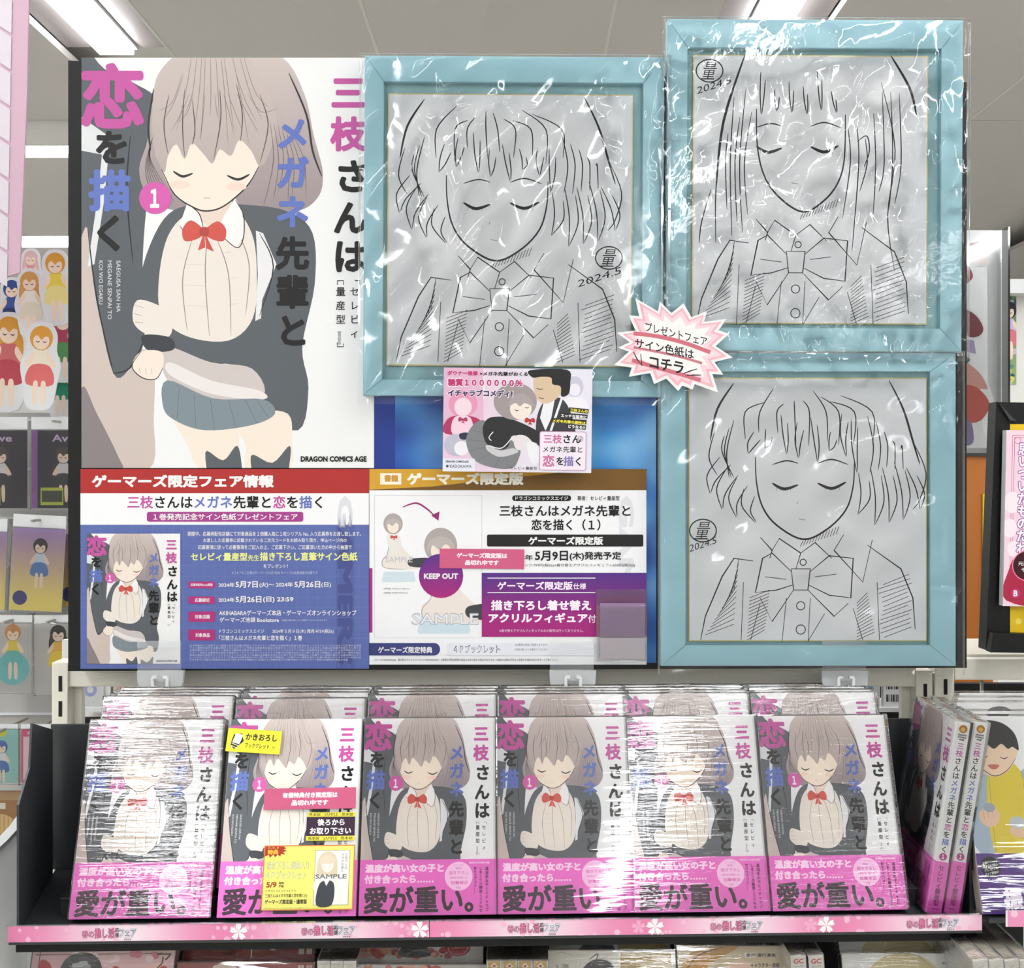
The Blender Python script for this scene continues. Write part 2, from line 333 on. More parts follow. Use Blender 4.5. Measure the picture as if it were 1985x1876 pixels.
def cover_art(a, X=0, Y=0, s=1, small=True):
    g = lambda *p: [(X + x * s, Y + y * s) for x, y in p]
    a.rect(X, Y, X + 570 * s, Y + 795 * s, WH)
    a.poly(g((0, 280), (30, 300), (70, 540), (135, 575), (140, 700), (128, 800), (-20, 800)), (206, 191, 184))
    a.poly(g((0, 640), (30, 690), (70, 770), (75, 800), (-10, 800)), (138, 128, 130))
    a.poly(g((-10, -5), (45, 22), (100, 48), (150, 90), (140, 200), (125, 300), (118, 420), (122, 545), (95, 600), (62, 612), (30, 470), (12, 330), (-10, 340)), CH)
    a.poly(g((0, 115), (50, 150), (52, 190), (0, 180)), (222, 224, 226), False); a.poly(g((40, 185), (52, 190), (45, 270), (25, 400), (12, 405), (30, 280)), (226, 228, 230), False)
    a.lines([g((62, 612), (30, 470), (12, 330)), g((122, 545), (95, 600), (62, 612)), g((95, 150), (88, 260), (100, 400))], 3 * s, LN)
    plain_figure(a, X, Y, s)
    big = lambda ch, x, y, z, c, b=.035: (a.vtext(ch, X + x * s, Y + y * s, z * s, c, b))
    big('恋', -4, 14, 128, MG, .04); big('を', 24, 140, 70, BK, .04); big('描', 14, 218, 82, BL, .04); big('く', 18, 304, 74, BK, .04)
    a.circle(X + 143 * s, Y + 272 * s, 31 * s, (212, 92, 172)); a.text('１', X + 133 * s, Y + 254 * s, X + 151 * s, Y + 291 * s, WH, .05)
    for x, y, ch, c in TITLE_COL: big(ch, x, y, 68, c, .04)
    for k, ch in enumerate('メガネ'): big(ch, 376, 115 + 76 * k, 66, BL, .04)
    for k, ch in enumerate('先輩と'): big(ch, 376, 347 + 75 * k, 66, BK, .04)
    a.lines([g((508, 440), (508, 432), (496, 432), (496, 440)), g((540, 440), (540, 432), (530, 432)), g((508, 554), (508, 560), (496, 560), (496, 552))], 1.6 * s, BK, 1, False)
    a.vtext('セレビィ', X + 520 * s, Y + 444 * s, 19 * s, BK, .01, 27 * s); a.vtext('量産型', X + 493 * s, Y + 444 * s, 19 * s, BK, .01, 27 * s)
    if small:
        a.text('SEREBI RYOUSAN GATA', X + 497 * s, Y + 530 * s, X + 503 * s, Y + 556 * s, BK, 0, 1)
        for i, (t, e) in enumerate((('SAEGUSA SAN HA', 493), ('MEGANE SENPAI TO', 507), ('KOI WO EGAKU', 478))):
            a.text(t, X + (68 - 17 * i) * s, Y + 393 * s, X + (76 - 17 * i) * s, Y + e * s, (215, 216, 218), .01, 1)
    a.text('DRAGON COMICS AGE', X + 425 * s, Y + 772 * s, X + 553 * s, Y + 783 * s, BK, .05)

# ------------------------------------------------------------------ room
RM = dict(x0=-4.5, x1=4.5, y0=-6.9, y1=7.5, z=2.6)
struct('floor', box(RM['x0'], RM['x1'], RM['y0'], RM['y1'], -.1, 0), M['floor'])
CZ = H + 1.1
ce = struct('ceiling', box(RM['x0'], RM['x1'], RM['y0'], RM['y1'], CZ + .10, CZ + .2), M['ceil_l'])
struct('wall_back', box(RM['x0'], RM['x1'], RM['y1'], RM['y1'] + .1, 0, CZ + .1), M['wall'])
struct('wall_front', box(RM['x0'], RM['x1'], RM['y0'] - .1, RM['y0'], 0, CZ + .1), M['wall'])
struct('wall_left', box(RM['x0'] - .1, RM['x0'], RM['y0'], RM['y1'], 0, CZ + .1), M['wall'])
struct('wall_right', box(RM['x1'], RM['x1'] + .1, RM['y0'], RM['y1'], 0, CZ + .1), M['wall'])
rows = [(-2.86, .14), (-1.055, .14), (.62, .14), (2.27, .16)]    # recess centres and half widths
edges = [RM['x0']]
for c, h in rows: edges += [c - h, c + h]
edges.append(RM['x1'])
seams = {1: [-1.9], 2: [-.371, .224], 3: [1.4], 4: [3.3]}
for i in range(5):
    a, b = edges[2 * i], edges[2 * i + 1]; cuts = [a] + seams.get(i, []) + [b]
    for p, q in zip(cuts, cuts[1:]):
        for (y0, y1) in ((RM['y0'], -3.6), (-3.6, -1.0), (-1.0, 1.4), (1.4, 3.70), (3.90, RM['y1'])):
            if y0 == 3.9 and q < -.8: continue
            if q > -.8 and y0 == 3.90: y0 = 3.70
            part('ceiling_panel', box(p + .002, q - .002, y0 + .002, y1 - .002, CZ, CZ + .02), M['ceil'], ce)
for sx_, ya, yb_ in ((-.371, RM['y0'], 3.7), (.224, RM['y0'], RM['y1']), (-1.9, RM['y0'], 3.7), (1.4, RM['y0'], RM['y1']), (3.3, RM['y0'], RM['y1']), (-.912, RM['y0'], 3.7)):
    part('seam_strip', box(sx_ - .004, sx_ + .004, ya, yb_, CZ - .0015, CZ + .001), M['ceil_l'], ce)
part('ceiling_beam', box(RM['x0'], -.916, 3.70, 3.88, CZ - .03, CZ + .02), M['wall'], ce)
def lamp_fix(x, y, w, l, along_y, label):
    t = thing('ceiling_light', label, 'ceiling light', (x, y, CZ), (0, 0, 0 if along_y else R(90)), 'linear lamps recessed in the ceiling')
    part('housing', box(-w / 2 - .008, w / 2 + .008, -l / 2 - .01, l / 2 + .01, .012, .07, .004), M['white'], t)
    part('diffuser', box(-w / 2, w / 2, -l / 2, l / 2, -.004, .011, .003), M['lamp'], t)
    for sg in (-1, 1):
        part('reflector', prism_x([(-l / 2 - .01, .02), (l / 2 + .01, .02), (l / 2 + .01, .024), (-l / 2 - .01, .024)], sg * (w / 2 + .01), sg * .136), M['refl'], t)
for i, (c, h) in enumerate(rows):
    for k in range(-3, 5):
        y = -2.45 + k * 1.24
        if i in (0, 1) and y > 3.3: continue
        side = ('far left ceiling run', 'run above the pink banner', 'run above the top right frame', 'right ceiling run')[i]
        lamp_fix(c, y, .09, 1.2, True, 'white linear lamp, %s, %s' % (side, ('eighth', 'seventh', 'sixth', 'fifth', 'fourth', 'third', 'second', 'first')[k + 3] + ' from the far end'))
lamp_fix(2.27, -2.45 + 5 * 1.24, .11, 1.2, True, 'long white lamp slanting above the black board at right edge')
for k, y in enumerate((4.0, 5.65, 7.2)):
    lamp_fix(-1.75, y, .14, 1.5, False, 'white crosswise lamp at left, %s one beyond the pink banner' % ('nearest', 'middle', 'farthest')[k])
    part('ceiling_panel', box(RM['x0'] + .002, -.92, y + .14, min(y + 1.5, RM['y1']), CZ, CZ + .02), M['ceil'], ce)
t = thing('ceiling_rail', 'slim white rail slanting across the ceiling above the board', 'rail', P(1262, 14, 2.55))
part('rail_body', box(-.12, .12, -.012, .012, 0, .03, .004), M['ceil_l'], t); t.rotation_euler = (0, 0, R(-32)); t.location.z = CZ - .03

# ------------------------------------------------------------------ gondola rack
def pxbox(x0, y0, x1, y1, Y, d, bev=0):      # box in world coordinates seen at pixel rectangle, front at depth Y
    a = P(x0, y1, Y); b = P(x1, y0, Y); return box(a.x, b.x, Y, Y + d, a.z, b.z, bev)
YB = 1.2
def zof(py, Y): return H - (py - CY) * Y / F
def xof(px, Y): return (px - CX) * Y / F
def upright(parent, px0, px1, top, Y=1.232, d=.03):
    x0, x1 = xof(px0, Y), xof(px1, Y); zt = zof(top, Y)
    o = part('upright', box(x0, x1, Y, Y + d, 0.0, zt, .0015), M['cream'], parent)
    bm = bmesh.new(); xm = x0 + (x1 - x0) * .55
    for k in range(26):
        z = zt - .022 - k * .026
        if z > .7: add_box(bm, xm - .0018, xm + .0018, Y - .0006, Y + .002, z - .008, z + .008)
    s = part('slot_row', bm_mesh('slots', bm), M['slot'], o); s['kind'] = 'stuff'
rk = thing('display_rack', 'cream metal shop rack holding the black board and comic tray', 'rack', (0, 0, 0))
upright(rk, 100, 131, 1284); upright(rk, 1776, 1808, 1299)
part('side_flange', pxbox(131, 1330, 158, 1500, 1.25, .01), M['cream'], rk)
part('side_flange', pxbox(1748, 1330, 1776, 1500, 1.25, .01), M['cream'], rk)
part('crossbar', pxbox(131, 1301, 1776, 1331, 1.236, .02, .0015), M['cream'], rk)
part('crossbar', pxbox(131, 1290, 1776, 1302, 1.236, .028, .001), M['cream'], rk)
def wire(parent, px, y0, y1, Y=1.262):
    bm = bmesh.new(); r = bmesh.ops.create_cone(bm, cap_ends=True, segments=10, radius1=.0019, radius2=.0019, depth=1)
    z0, z1 = zof(y1, Y), zof(y0, Y)
    for v in bm.verts: v.co = Vector((v.co.x + xof(px, Y), v.co.y + Y, (z0 + z1) / 2 + v.co.z * (z1 - z0)))
    part('wire_rod', bm_mesh('wire', bm, True), M['wire'], parent)
for k in range(18): wire(rk, 218 + 90.5 * k, 1325, 1560)
part('base_panel', box(xof(100, 1.24), xof(1808, 1.24), 1.28, 1.30, 0, .95), M['cream'], rk)
rk2 = thing('display_rack', 'cream metal rack at right edge beside the purple banded comic', 'rack', (0, 0, 0))
upright(rk2, 1812, 1850, 1290)
part('crossbar', pxbox(1851, 1277, 2250, 1318, 1.236, .02, .0015), M['cream'], rk2); part('crossbar', pxbox(1851, 1268, 2250, 1278, 1.25, .12, .001), M['cream'], rk2)
for k in range(4): wire(rk2, 1903 + 90.5 * k, 1318, 1560)
part('rear_panel', pxbox(1852, 1325, 2250, 1560, 1.40, .01), M['dark'], rk2)

# ------------------------------------------------------------------ big black board
def flat_thing(name, label, cat, x0, y0, Y, group=None, rot=0):  # origin at the bottom of the item; art offsets use pixel scale s
    return thing(name, label, cat, P(x0, y0, Y), (0, R(rot), 0), group)
b = thing('display_board', 'large black vinyl display board carrying posters and blue frames', 'board', (0, 0, 0))
Z = lambda x, y: (xof(x, YB), zof(y, YB))
part('panel', prism([Z(134, 120), Z(1871, 162), Z(1871, 1292), Z(134, 1298)], YB, YB + .022), M['black'], b)
part('edge_binding', prism([Z(133, 118), Z(160, 119), Z(160, 1299), Z(133, 1299)], YB - .0012, YB + .024), M['black'], b)
part('edge_binding', prism([Z(1855, 160), Z(1873, 160), Z(1873, 1293), Z(1855, 1293)], YB - .0012, YB + .024), M['black'], b)
part('edge_binding', prism([Z(133, 1288), Z(1873, 1282), Z(1873, 1294), Z(133, 1300)], YB - .0016, YB + .025), M['black'], b)
# generic crinkled cellophane
def film_mesh(w, h, n_folds, amp, seed, tight=(), res=2.5, s=YB / F, edge=0, hmax=2.6, big=(), facets=()):
    rng = np.random.default_rng(seed); nx, ny = int(w / res), int(h / res)
    gx, gy = np.meshgrid(np.linspace(0, w, nx), np.linspace(0, h, ny)); D = np.zeros_like(gx)
    for i in range(8):
        kx, ky, ph = rng.uniform(-.012, .012), rng.uniform(-.012, .012), rng.uniform(0, 6.3); D += amp * .5 * np.sin(kx * gx * 6.28 + ky * gy * 6.28 + ph)
    for i in range(n_folds):
        if tight and rng.random() < .75:
            cx0, cy0, sx_, sy_ = tight[rng.integers(len(tight))]; ax, ay = rng.normal(cx0, sx_), rng.normal(cy0, sy_)
        else: ax, ay = rng.uniform(0, w), rng.uniform(0, h)
        an = rng.uniform(0, math.pi); ln = rng.uniform(25, 130); bx, by = ax + ln * math.cos(an), ay + ln * math.sin(an)
        dx, dy = bx - ax, by - ay; L2 = dx * dx + dy * dy
        t = np.clip(((gx - ax) * dx + (gy - ay) * dy) / L2, 0, 1)
        curv = rng.uniform(-12, 12) * np.sin(math.pi * t)
        px_, py_ = ax + t * dx - curv * dy / ln, ay + t * dy + curv * dx / ln
        d = np.hypot(gx - px_, gy - py_); wd = rng.uniform(3.5, 10)
        D -= rng.uniform(.8, hmax) * (.5 + .5 * np.cos(math.pi * np.clip(d / wd, 0, 1))) * np.sin(math.pi * t) ** .5
    wx, wy = gx + 9 * np.sin(gy / 47 + seed) + 5 * np.sin(gx / 31), gy + 9 * np.sin(gx / 41 + 2 * seed) + 5 * np.sin(gy / 29)
    for fx, fy, rx, ry, am in facets:          # crumpled zones: flat little facets between sharp creases
        mk = np.clip(1.6 - 1.6 * np.sqrt(((gx - fx) / rx) ** 2 + ((gy - fy) / ry) ** 2), 0, 1)
        for q in range(5):
            an = rng.uniform(0, math.pi); lam = rng.uniform(22, 70); sl = rng.uniform(.14, .30) * am
            u = (wx * math.cos(an) + wy * math.sin(an)) / lam + rng.uniform(0, 1); D -= mk * sl * lam * np.abs(u - np.floor(u) - .5)
    for ax, ay, bx, by, wd, hh in big:         # the large pulled folds
        dx, dy = bx - ax, by - ay; t = np.clip(((gx - ax) * dx + (gy - ay) * dy) / (dx * dx + dy * dy), 0, 1)
        px_, py_ = ax + t * dx, ay + t * dy; d = np.hypot(gx - px_ - 5 * np.sin(t * 9 + ax), gy - py_); wv = wd * (.35 + .65 * np.sin(math.pi * np.clip(t * .92 + .04, 0, 1)))
        D -= hh * (.5 + .5 * np.cos(math.pi * np.clip(d / wv, 0, 1))) * np.sin(math.pi * np.clip(t, .02, .98)) ** .4
    ed = np.minimum(np.minimum(gx, w - gx), np.minimum(gy, h - gy)); D *= np.clip(ed / 12, 0, 1)
    D = np.clip(D, -10, 3)
    V = np.stack([gx * s, D * s, -gy * s], -1).reshape(-1, 3)
    idx = np.arange(nx * ny).reshape(ny, nx); Fc = np.stack([idx[:-1, :-1], idx[1:, :-1], idx[1:, 1:], idx[:-1, 1:]], -1).reshape(-1, 4)
    me = bpy.data.meshes.new('film'); me.from_pydata(V.tolist(), [], Fc.tolist())
    me.polygons.foreach_set('use_smooth', [True] * len(me.polygons)); return me

S = YB / F
# poster with a plain figure
yp = YB - .002
p = thing('poster', 'tall comic cover poster with pink, blue and black title lettering', 'poster', P(158, 907, yp), (0, 0, 0))
SP = yp / F
part('sheet', box(0, 567 * SP, 0, .0006, 0, 795 * SP), M['paper'], p)
a = Art(567, 795); cover_art(a); part('printed_artwork', a.mesh('poster_print', (0, -.0001, 795 * SP), SP, step=5e-6), None, p)

def sheet(name, label, cat, x0, y0, x1, y1, Y, draw, m='ink', thick=.0005, base='paper', rot=0, group=None, step=6e-6, bev=0):
    s = Y / F; w, h = x1 - x0, y1 - y0
    t = thing(name, label, cat, P((x0 + x1) / 2, y1, Y), (0, R(rot), 0), group)
    part('sheet', box(-w / 2 * s, w / 2 * s, 0, thick, 0, h * s, bev), M[base], t)
    a = Art(w, h); draw(a); part('printed_artwork', a.mesh(name + '_print', (-w / 2 * s, -.0001, h * s), s, step=step, m=M[m]), None, t)
    return t
# blue clouded poster behind the flyers
def d_cloud(a):
    rg = random.Random(4); base = (38, 92, 175)
    bl = [(rg.uniform(0, a.w), rg.uniform(0, a.h), rg.uniform(40, 120), rg.choice([(18, 50, 125), (130, 190, 230), (60, 150, 215), (25, 70, 160), (95, 165, 220)])) for _ in range(26)]
    def f(x, y):
        c = base
        for bx, by, r, cc in bl: c = mixc(c, cc, .75 * math.exp(-((x - bx) ** 2 + (y - by) ** 2) / (r * r)))
        n = sum(math.sin(x * fx + y * fy + ph) * am for fx, fy, ph, am in wv); return mixc(c, (176, 218, 244), min(.8, max(0, n))) if n > 0 else mixc(c, (14, 44, 120), min(.8, -n))
    wv = [(rg.uniform(-.03, .03) * 1.22 ** k, rg.uniform(-.03, .03) * 1.22 ** k, rg.uniform(0, 6), .24 / 1.25 ** k) for k in range(7)]
    a.rect(0, 0, a.w, a.h, f, 90, 90); a.rect(0, 0, 42, a.h, (28, 55, 140))
sheet('poster', 'deep blue clouded poster mostly hidden behind flyer and sale sheets', 'poster', 724, 740, 1272, 1290, YB - .0012, d_cloud)

def d_info(a):       # left fair information sheet, pixel origin (156, 909)
    ox, oy = 156, 909
    T = lambda t, x0, y0, x1, y1, c=WH, b=.02: a.text(t, x0 - ox, y0 - oy, x1 - ox, y1 - oy, c, b)
    a.rect(0, 0, a.w, 47, (176, 42, 40)); a.rect(0, 47, a.w, 108, (244, 244, 246)); 
    a.rect(0, 108, a.w, a.h, (92, 108, 172)); a.rect(496, 108, 531, a.h, (84, 98, 160))
    a.lines([[(20 * k, 108), (20 * k, a.h)] for k in range(1, 28)] + [[(0, 108 + 20 * k), (a.w, 108 + 20 * k)] for k in range(1, 14)], .7, (106, 121, 182), 1, False)
    a.text('GAMERS', 498, 52, 528, 380, lambda x, y: (222, 222, 228) if y < 108 else (70, 80, 140), .05, 1)
    T('ゲーマーズ限定フェア情報', 178, 920, 531, 945, WH, .05)
    xs = 246; cw = (628 - 246) / 14.0
    for i, ch in enumerate('三枝さんはメガネ先輩と恋を描く'):
        c = MG if ch in '三枝恋' else BL if ch in 'メガネ描' else BK
        a.vtext(ch, 246 - ox + i * 25.7, 961 - oy, 25.5, c, .025)
    a.rrect(285 - ox, 992 - oy, 588 - ox, 1011 - oy, 4, (166, 60, 140)); T('１巻発売記念サイン色紙プレゼントフェア', 297, 995, 577, 1008)
    T('期間中、応募券配布店舗にて対象商品を１冊購入毎に１枚シリアル No. 入り応募券をお渡し致します。', 364, 1030, 700, 1039, WH, .01)
    T('お渡しした応募券に記載されている二次元コードをお読み取り頂き、申込ページ内の', 394, 1043, 672, 1051, WH, .01)
    T('応募要項に従って必要事項をご記入の上、ご応募下さい。ご応募頂いた方の中から抽選で', 384, 1056, 682, 1065, WH, .01)
    T('セレビィ量産型', 370, 1071, 480, 1087, (238, 242, 150), .03); T('先生', 481, 1075, 503, 1087, (238, 242, 150), .02); T('描き下ろし直筆サイン色紙', 504, 1070, 693, 1087, (238, 242, 150), .03)
    T('をプレゼント！', 511, 1093, 558, 1101, WH, .01); T('※フェアのご応募はゲーマーズ公式 WEB サイトでの会員登録が必要です', 450, 1107, 616, 1113, (200, 206, 228), 0)
    for i, (y0, y1, t) in enumerate(((1127, 1140, '応募券配布(web)期間'), (1156, 1170, '応募締切'), (1185, 1205, '対象店舗'), (1220, 1241, '対象商品'))):
        a.rrect(365 - ox, y0 - oy, 417 - ox, y1 - oy, 3, (176, 46, 120)); T(t, (370, 378, 378, 379)[i], (y0 + y1) / 2 - (3, 4, 4, 4)[i], (412, 406, 407, 407)[i], (y0 + y1) / 2 + (3, 4, 4, 4)[i])
    T('2024年', 424, 1129, 455, 1138); T('5月7日', 457, 1126, 500, 1139, WH, .03); T('(火)～ 2024年', 503, 1128, 568, 1139); T('5月26日', 571, 1126, 621, 1139, WH, .03); T('(日)', 623, 1128, 642, 1139)
    T('2024年', 424, 1158, 455, 1167); T('5月26日', 457, 1155, 507, 1168, WH, .03); T('(日) 23:59', 510, 1156, 569, 1168, WH, .03)
    T('AKIHABARAゲーマーズ本店・ゲーマーズオンラインショップ', 425, 1182, 691, 1193, WH, .02); T('ゲーマーズ池袋 Bookstore', 426, 1196, 541, 1206, WH, .02); T('※店舗の特典は無くなり次第終了とさせていただきます', 546, 1200, 634, 1204, (200, 206, 228), 0)
    T('ドラゴンコミックスエイジ　　2024年５月９日(木) 発売 ¥759(税込)', 425, 1219, 647, 1228, WH, .01); T('「三枝さんはメガネ先輩と恋を描く」１巻', 425, 1231, 586, 1241, WH, .02)
    rg = random.Random(3); s0 = '必ず期間内にご応募下さい期間を過ぎた応募は無効となりますサイン色紙の当選発表は賞品の発送をもってかえさせていただきますご応募は日本国内在住の方に限ります'
    for k in range(7):
        j = k * 9; t = (s0 + s0)[j:j + 66]; T(t, 368, 1249 + k * 4.6, (700 if k < 6 else 674), 1252.6 + k * 4.6, (205, 210, 232), 0)
    sub = Art(570, 795); cover_art(sub, small=False); a.insert(sub, 169 - ox, 1034 - oy, .317)
sheet('info_sheet', 'red headed fair information sheet under the tall poster', 'poster', 156, 909, 715, 1296, YB - .0034, d_info)

def seated(a, x, y, s, bowc=True):       # tiny plain seated figure
    g = lambda *p: [(x + px * s, y + py * s) for px, py in p]
    a.poly(g((-4, 34), (8, 30), (26, 60), (60, 96), (95, 100), (100, 118), (40, 126), (-14, 122), (-20, 100), (-6, 84)), (236, 226, 218)); a.lines([g((-4, 34), (-6, 84), (-20, 104), (-12, 122), (40, 126))], 1.1, (120, 116, 116))
    a.poly(g((50, 100), (98, 96), (106, 108), (100, 120), (52, 118)), (62, 64, 68)); a.poly(g((-6, 34), (22, 36), (28, 74), (0, 82)), (232, 228, 224)); 
    a.circle(x + 8 * s, y + 8 * s, 25 * s, (176, 166, 164), 27 * s); a.circle(x + 8 * s, y + 16 * s, 15 * s, SKIN, 16 * s)
    a.poly(g((-10, 2), (8, -6), (26, 2), (28, 16), (16, 6), (6, 14), (-4, 8), (-12, 18)), (188, 178, 175))
    if bowc: bow(a, x + 10 * s, y + 42 * s, 9 * s)
def d_limited(a):     # limited edition sheet, pixel origin (716, 909)
    ox, oy = 716, 909
    T = lambda t, x0, y0, x1, y1, c=WH, b=.02: a.text(t, x0 - ox, y0 - oy, x1 - ox, y1 - oy, c, b)
    a.rect(0, 0, a.w, a.h, (243, 243, 246)); a.rect(0, 0, a.w, 41, (118, 82, 26)); a.poly([(0, 0), (430, 0), (120, 34), (0, 40)], (212, 160, 44), False)
    a.text('GAMERS', 483, 52, 513, 370, (226, 226, 232), .05, 1)
    a.rect(21, 8, 62, 30, (244, 238, 220)); T('書籍', 745, 920, 772, 934, (200, 150, 60), .05); T('ゲーマーズ限定版', 789, 916, 1015, 940, (250, 246, 232), .06)
    a.rect(0, 302 - 110, 6, 317, (160, 46, 132)); a.lines([[(10, 51), (218, 51), (218, 327), (10, 327), (10, 51)]], 1, (200, 200, 204), 1, False)
    a.poly([(28, 199), (86, 199), (90, 215), (88, 219), (26, 219), (24, 215)], (208, 224, 232), False)
    a.poly([(100, 285), (190, 285), (196, 314), (192, 319), (96, 319), (93, 314)], (205, 224, 234), False)
    seated(a, 40, 100, .75); seated(a, 128, 138, 1.28)
    a.text('SAMPLE', 31, 170, 84, 181, (196, 198, 202), .01); 
    a.lines([[(64, 74), (90, 66), (110, 76), (128, 92)]], 3.5, (150, 40, 110), .3); a.poly([(120, 90), (136, 82), (134, 100)], (150, 40, 110), False)
    def pc(x, y): return mixc((88, 44, 140), (172, 30, 120), min(1, max(0, (y - 170) / 80)))
    a.circle(139, 207, 43, pc); T('KEEP OUT', 822, 1111, 888, 1122, WH, .04)
    a.text('SAMPLE', 82, 279, 212, 302, (178, 184, 192), .035); a.text('SAMPLE', 83.5, 281, 210.5, 300, (236, 236, 240), .0)
    T('[本体] 94mm×130mm', 744, 1139, 794, 1143, (90, 90, 95), 0); T('[台座] W50×H70mm', 744, 1147, 791, 1151, (90, 90, 95), 0)
    a.rrect(993 - ox, 960 - oy, 1107 - ox, 971 - oy, 5, BK); T('ドラゴンコミックスエイジ', 999, 961.5, 1101, 969.5); T('著者：セレビィ量産型', 1119, 961, 1201, 970, BK, .01)
    T('三枝さんはメガネ先輩と', 968, 979, 1222, 1001, BK, .025); T('恋を描く（１）', 1030, 1006, 1164, 1028, BK, .025)
    a.rrect(944 - ox, 1036 - oy, 1247 - ox, 1059 - oy, 3, (22, 20, 22)); T('ゲーマーズ限定版', 1024, 1040, 1169, 1056, WH, .045)
    T('2024年', 985, 1075, 1033, 1086, BK, .02); T('5月9日', 1037, 1067, 1101, 1087, BK, .03); T('(木)発売予定', 1104, 1069, 1204, 1087, BK, .03); T('2,409円(税込) [コミック:759円(税込)+着せ替えアクリルフィギュア:1,650円(税込)]', 950, 1092, 1230, 1099, BK, .0)
    def pg(x, y): return mixc((84, 44, 132), (166, 30, 122), min(1, max(0, (y - 205) / 90)))
    a.rect(218, 201, a.w, 325, pg, 1, 8)
    a.rect(229, 210.5, 438, 212, WH); a.rect(229, 238.5, 438, 240, WH)
    T('ゲーマーズ限定版', 964, 1127, 1110, 1143, (252, 236, 250), .035); T('仕様', 1111, 1130, 1136, 1142, (252, 236, 250), .02)
    T('描き下ろし着せ替え', 952, 1163, 1146, 1183, (252, 240, 250), .045); T('アクリルフィギュア', 947, 1188, 1139, 1207, (252, 240, 250), .045); T('付', 1140, 1191, 1155, 1207, (252, 240, 250), .02)
    T('※着せ替えアクリルフィギュアのみの販売は行っておりません。', 968, 1219, 1131, 1225, (245, 220, 240), 0)
    a.rrect(-12, 337, 137, 361, 11, (56, 62, 120)); T('ゲーマーズ限定特典', 733, 1253, 838, 1266, WH, .03)
    a.rect(150, 337, a.w, 361, (232, 234, 242)); a.otext('４Ｐブックレット', 881 - ox, 1251 - oy, 967 - ox, 1264 - oy, (244, 244, 248), (70, 76, 120), .0, .045)
    T('※応募券は別途ご用意となります。', 998, 1247, 1062, 1252, (80, 80, 90), 0); T('※特典は無くなり次第終了となります。', 998, 1256, 1062, 1261, (80, 80, 90), 0)
    T('コミック:9784040754260　着せ替えアクリルフィギュア:2399105022973　※掲載の写真は実際の商品とは多少異なる場合があります。※商品の仕様は予告なく変更する場合があります。ご了承ください。', 725, 1276, 1083, 1281, (70, 70, 76), 0)
sheet('info_sheet', 'gold headed limited edition sheet with purple panel, right of the red headed sheet', 'poster', 716, 909, 1253, 1288, YB - .0034, d_limited)
def d_notice(l1, l2):
    def f(a):
        a.rect(1, 1, a.w - 1, a.h - 1, (208, 92, 132)); w, h = a.w, a.h
        a.text(l1, w * .2, h * .2, w * .8, h * .47, (250, 232, 240), .06); a.text(l2, w * .3, h * .56, w * .7, h * .83, (250, 232, 240), .06)
    return f
sheet('notice_label', 'pink sold out label taped over the limited edition sheet', 'label', 852, 1064, 1016, 1102, YB - .0046, d_notice('ゲーマーズ限定版は', '品切れ中です'), base='pinkb', rot=.6)

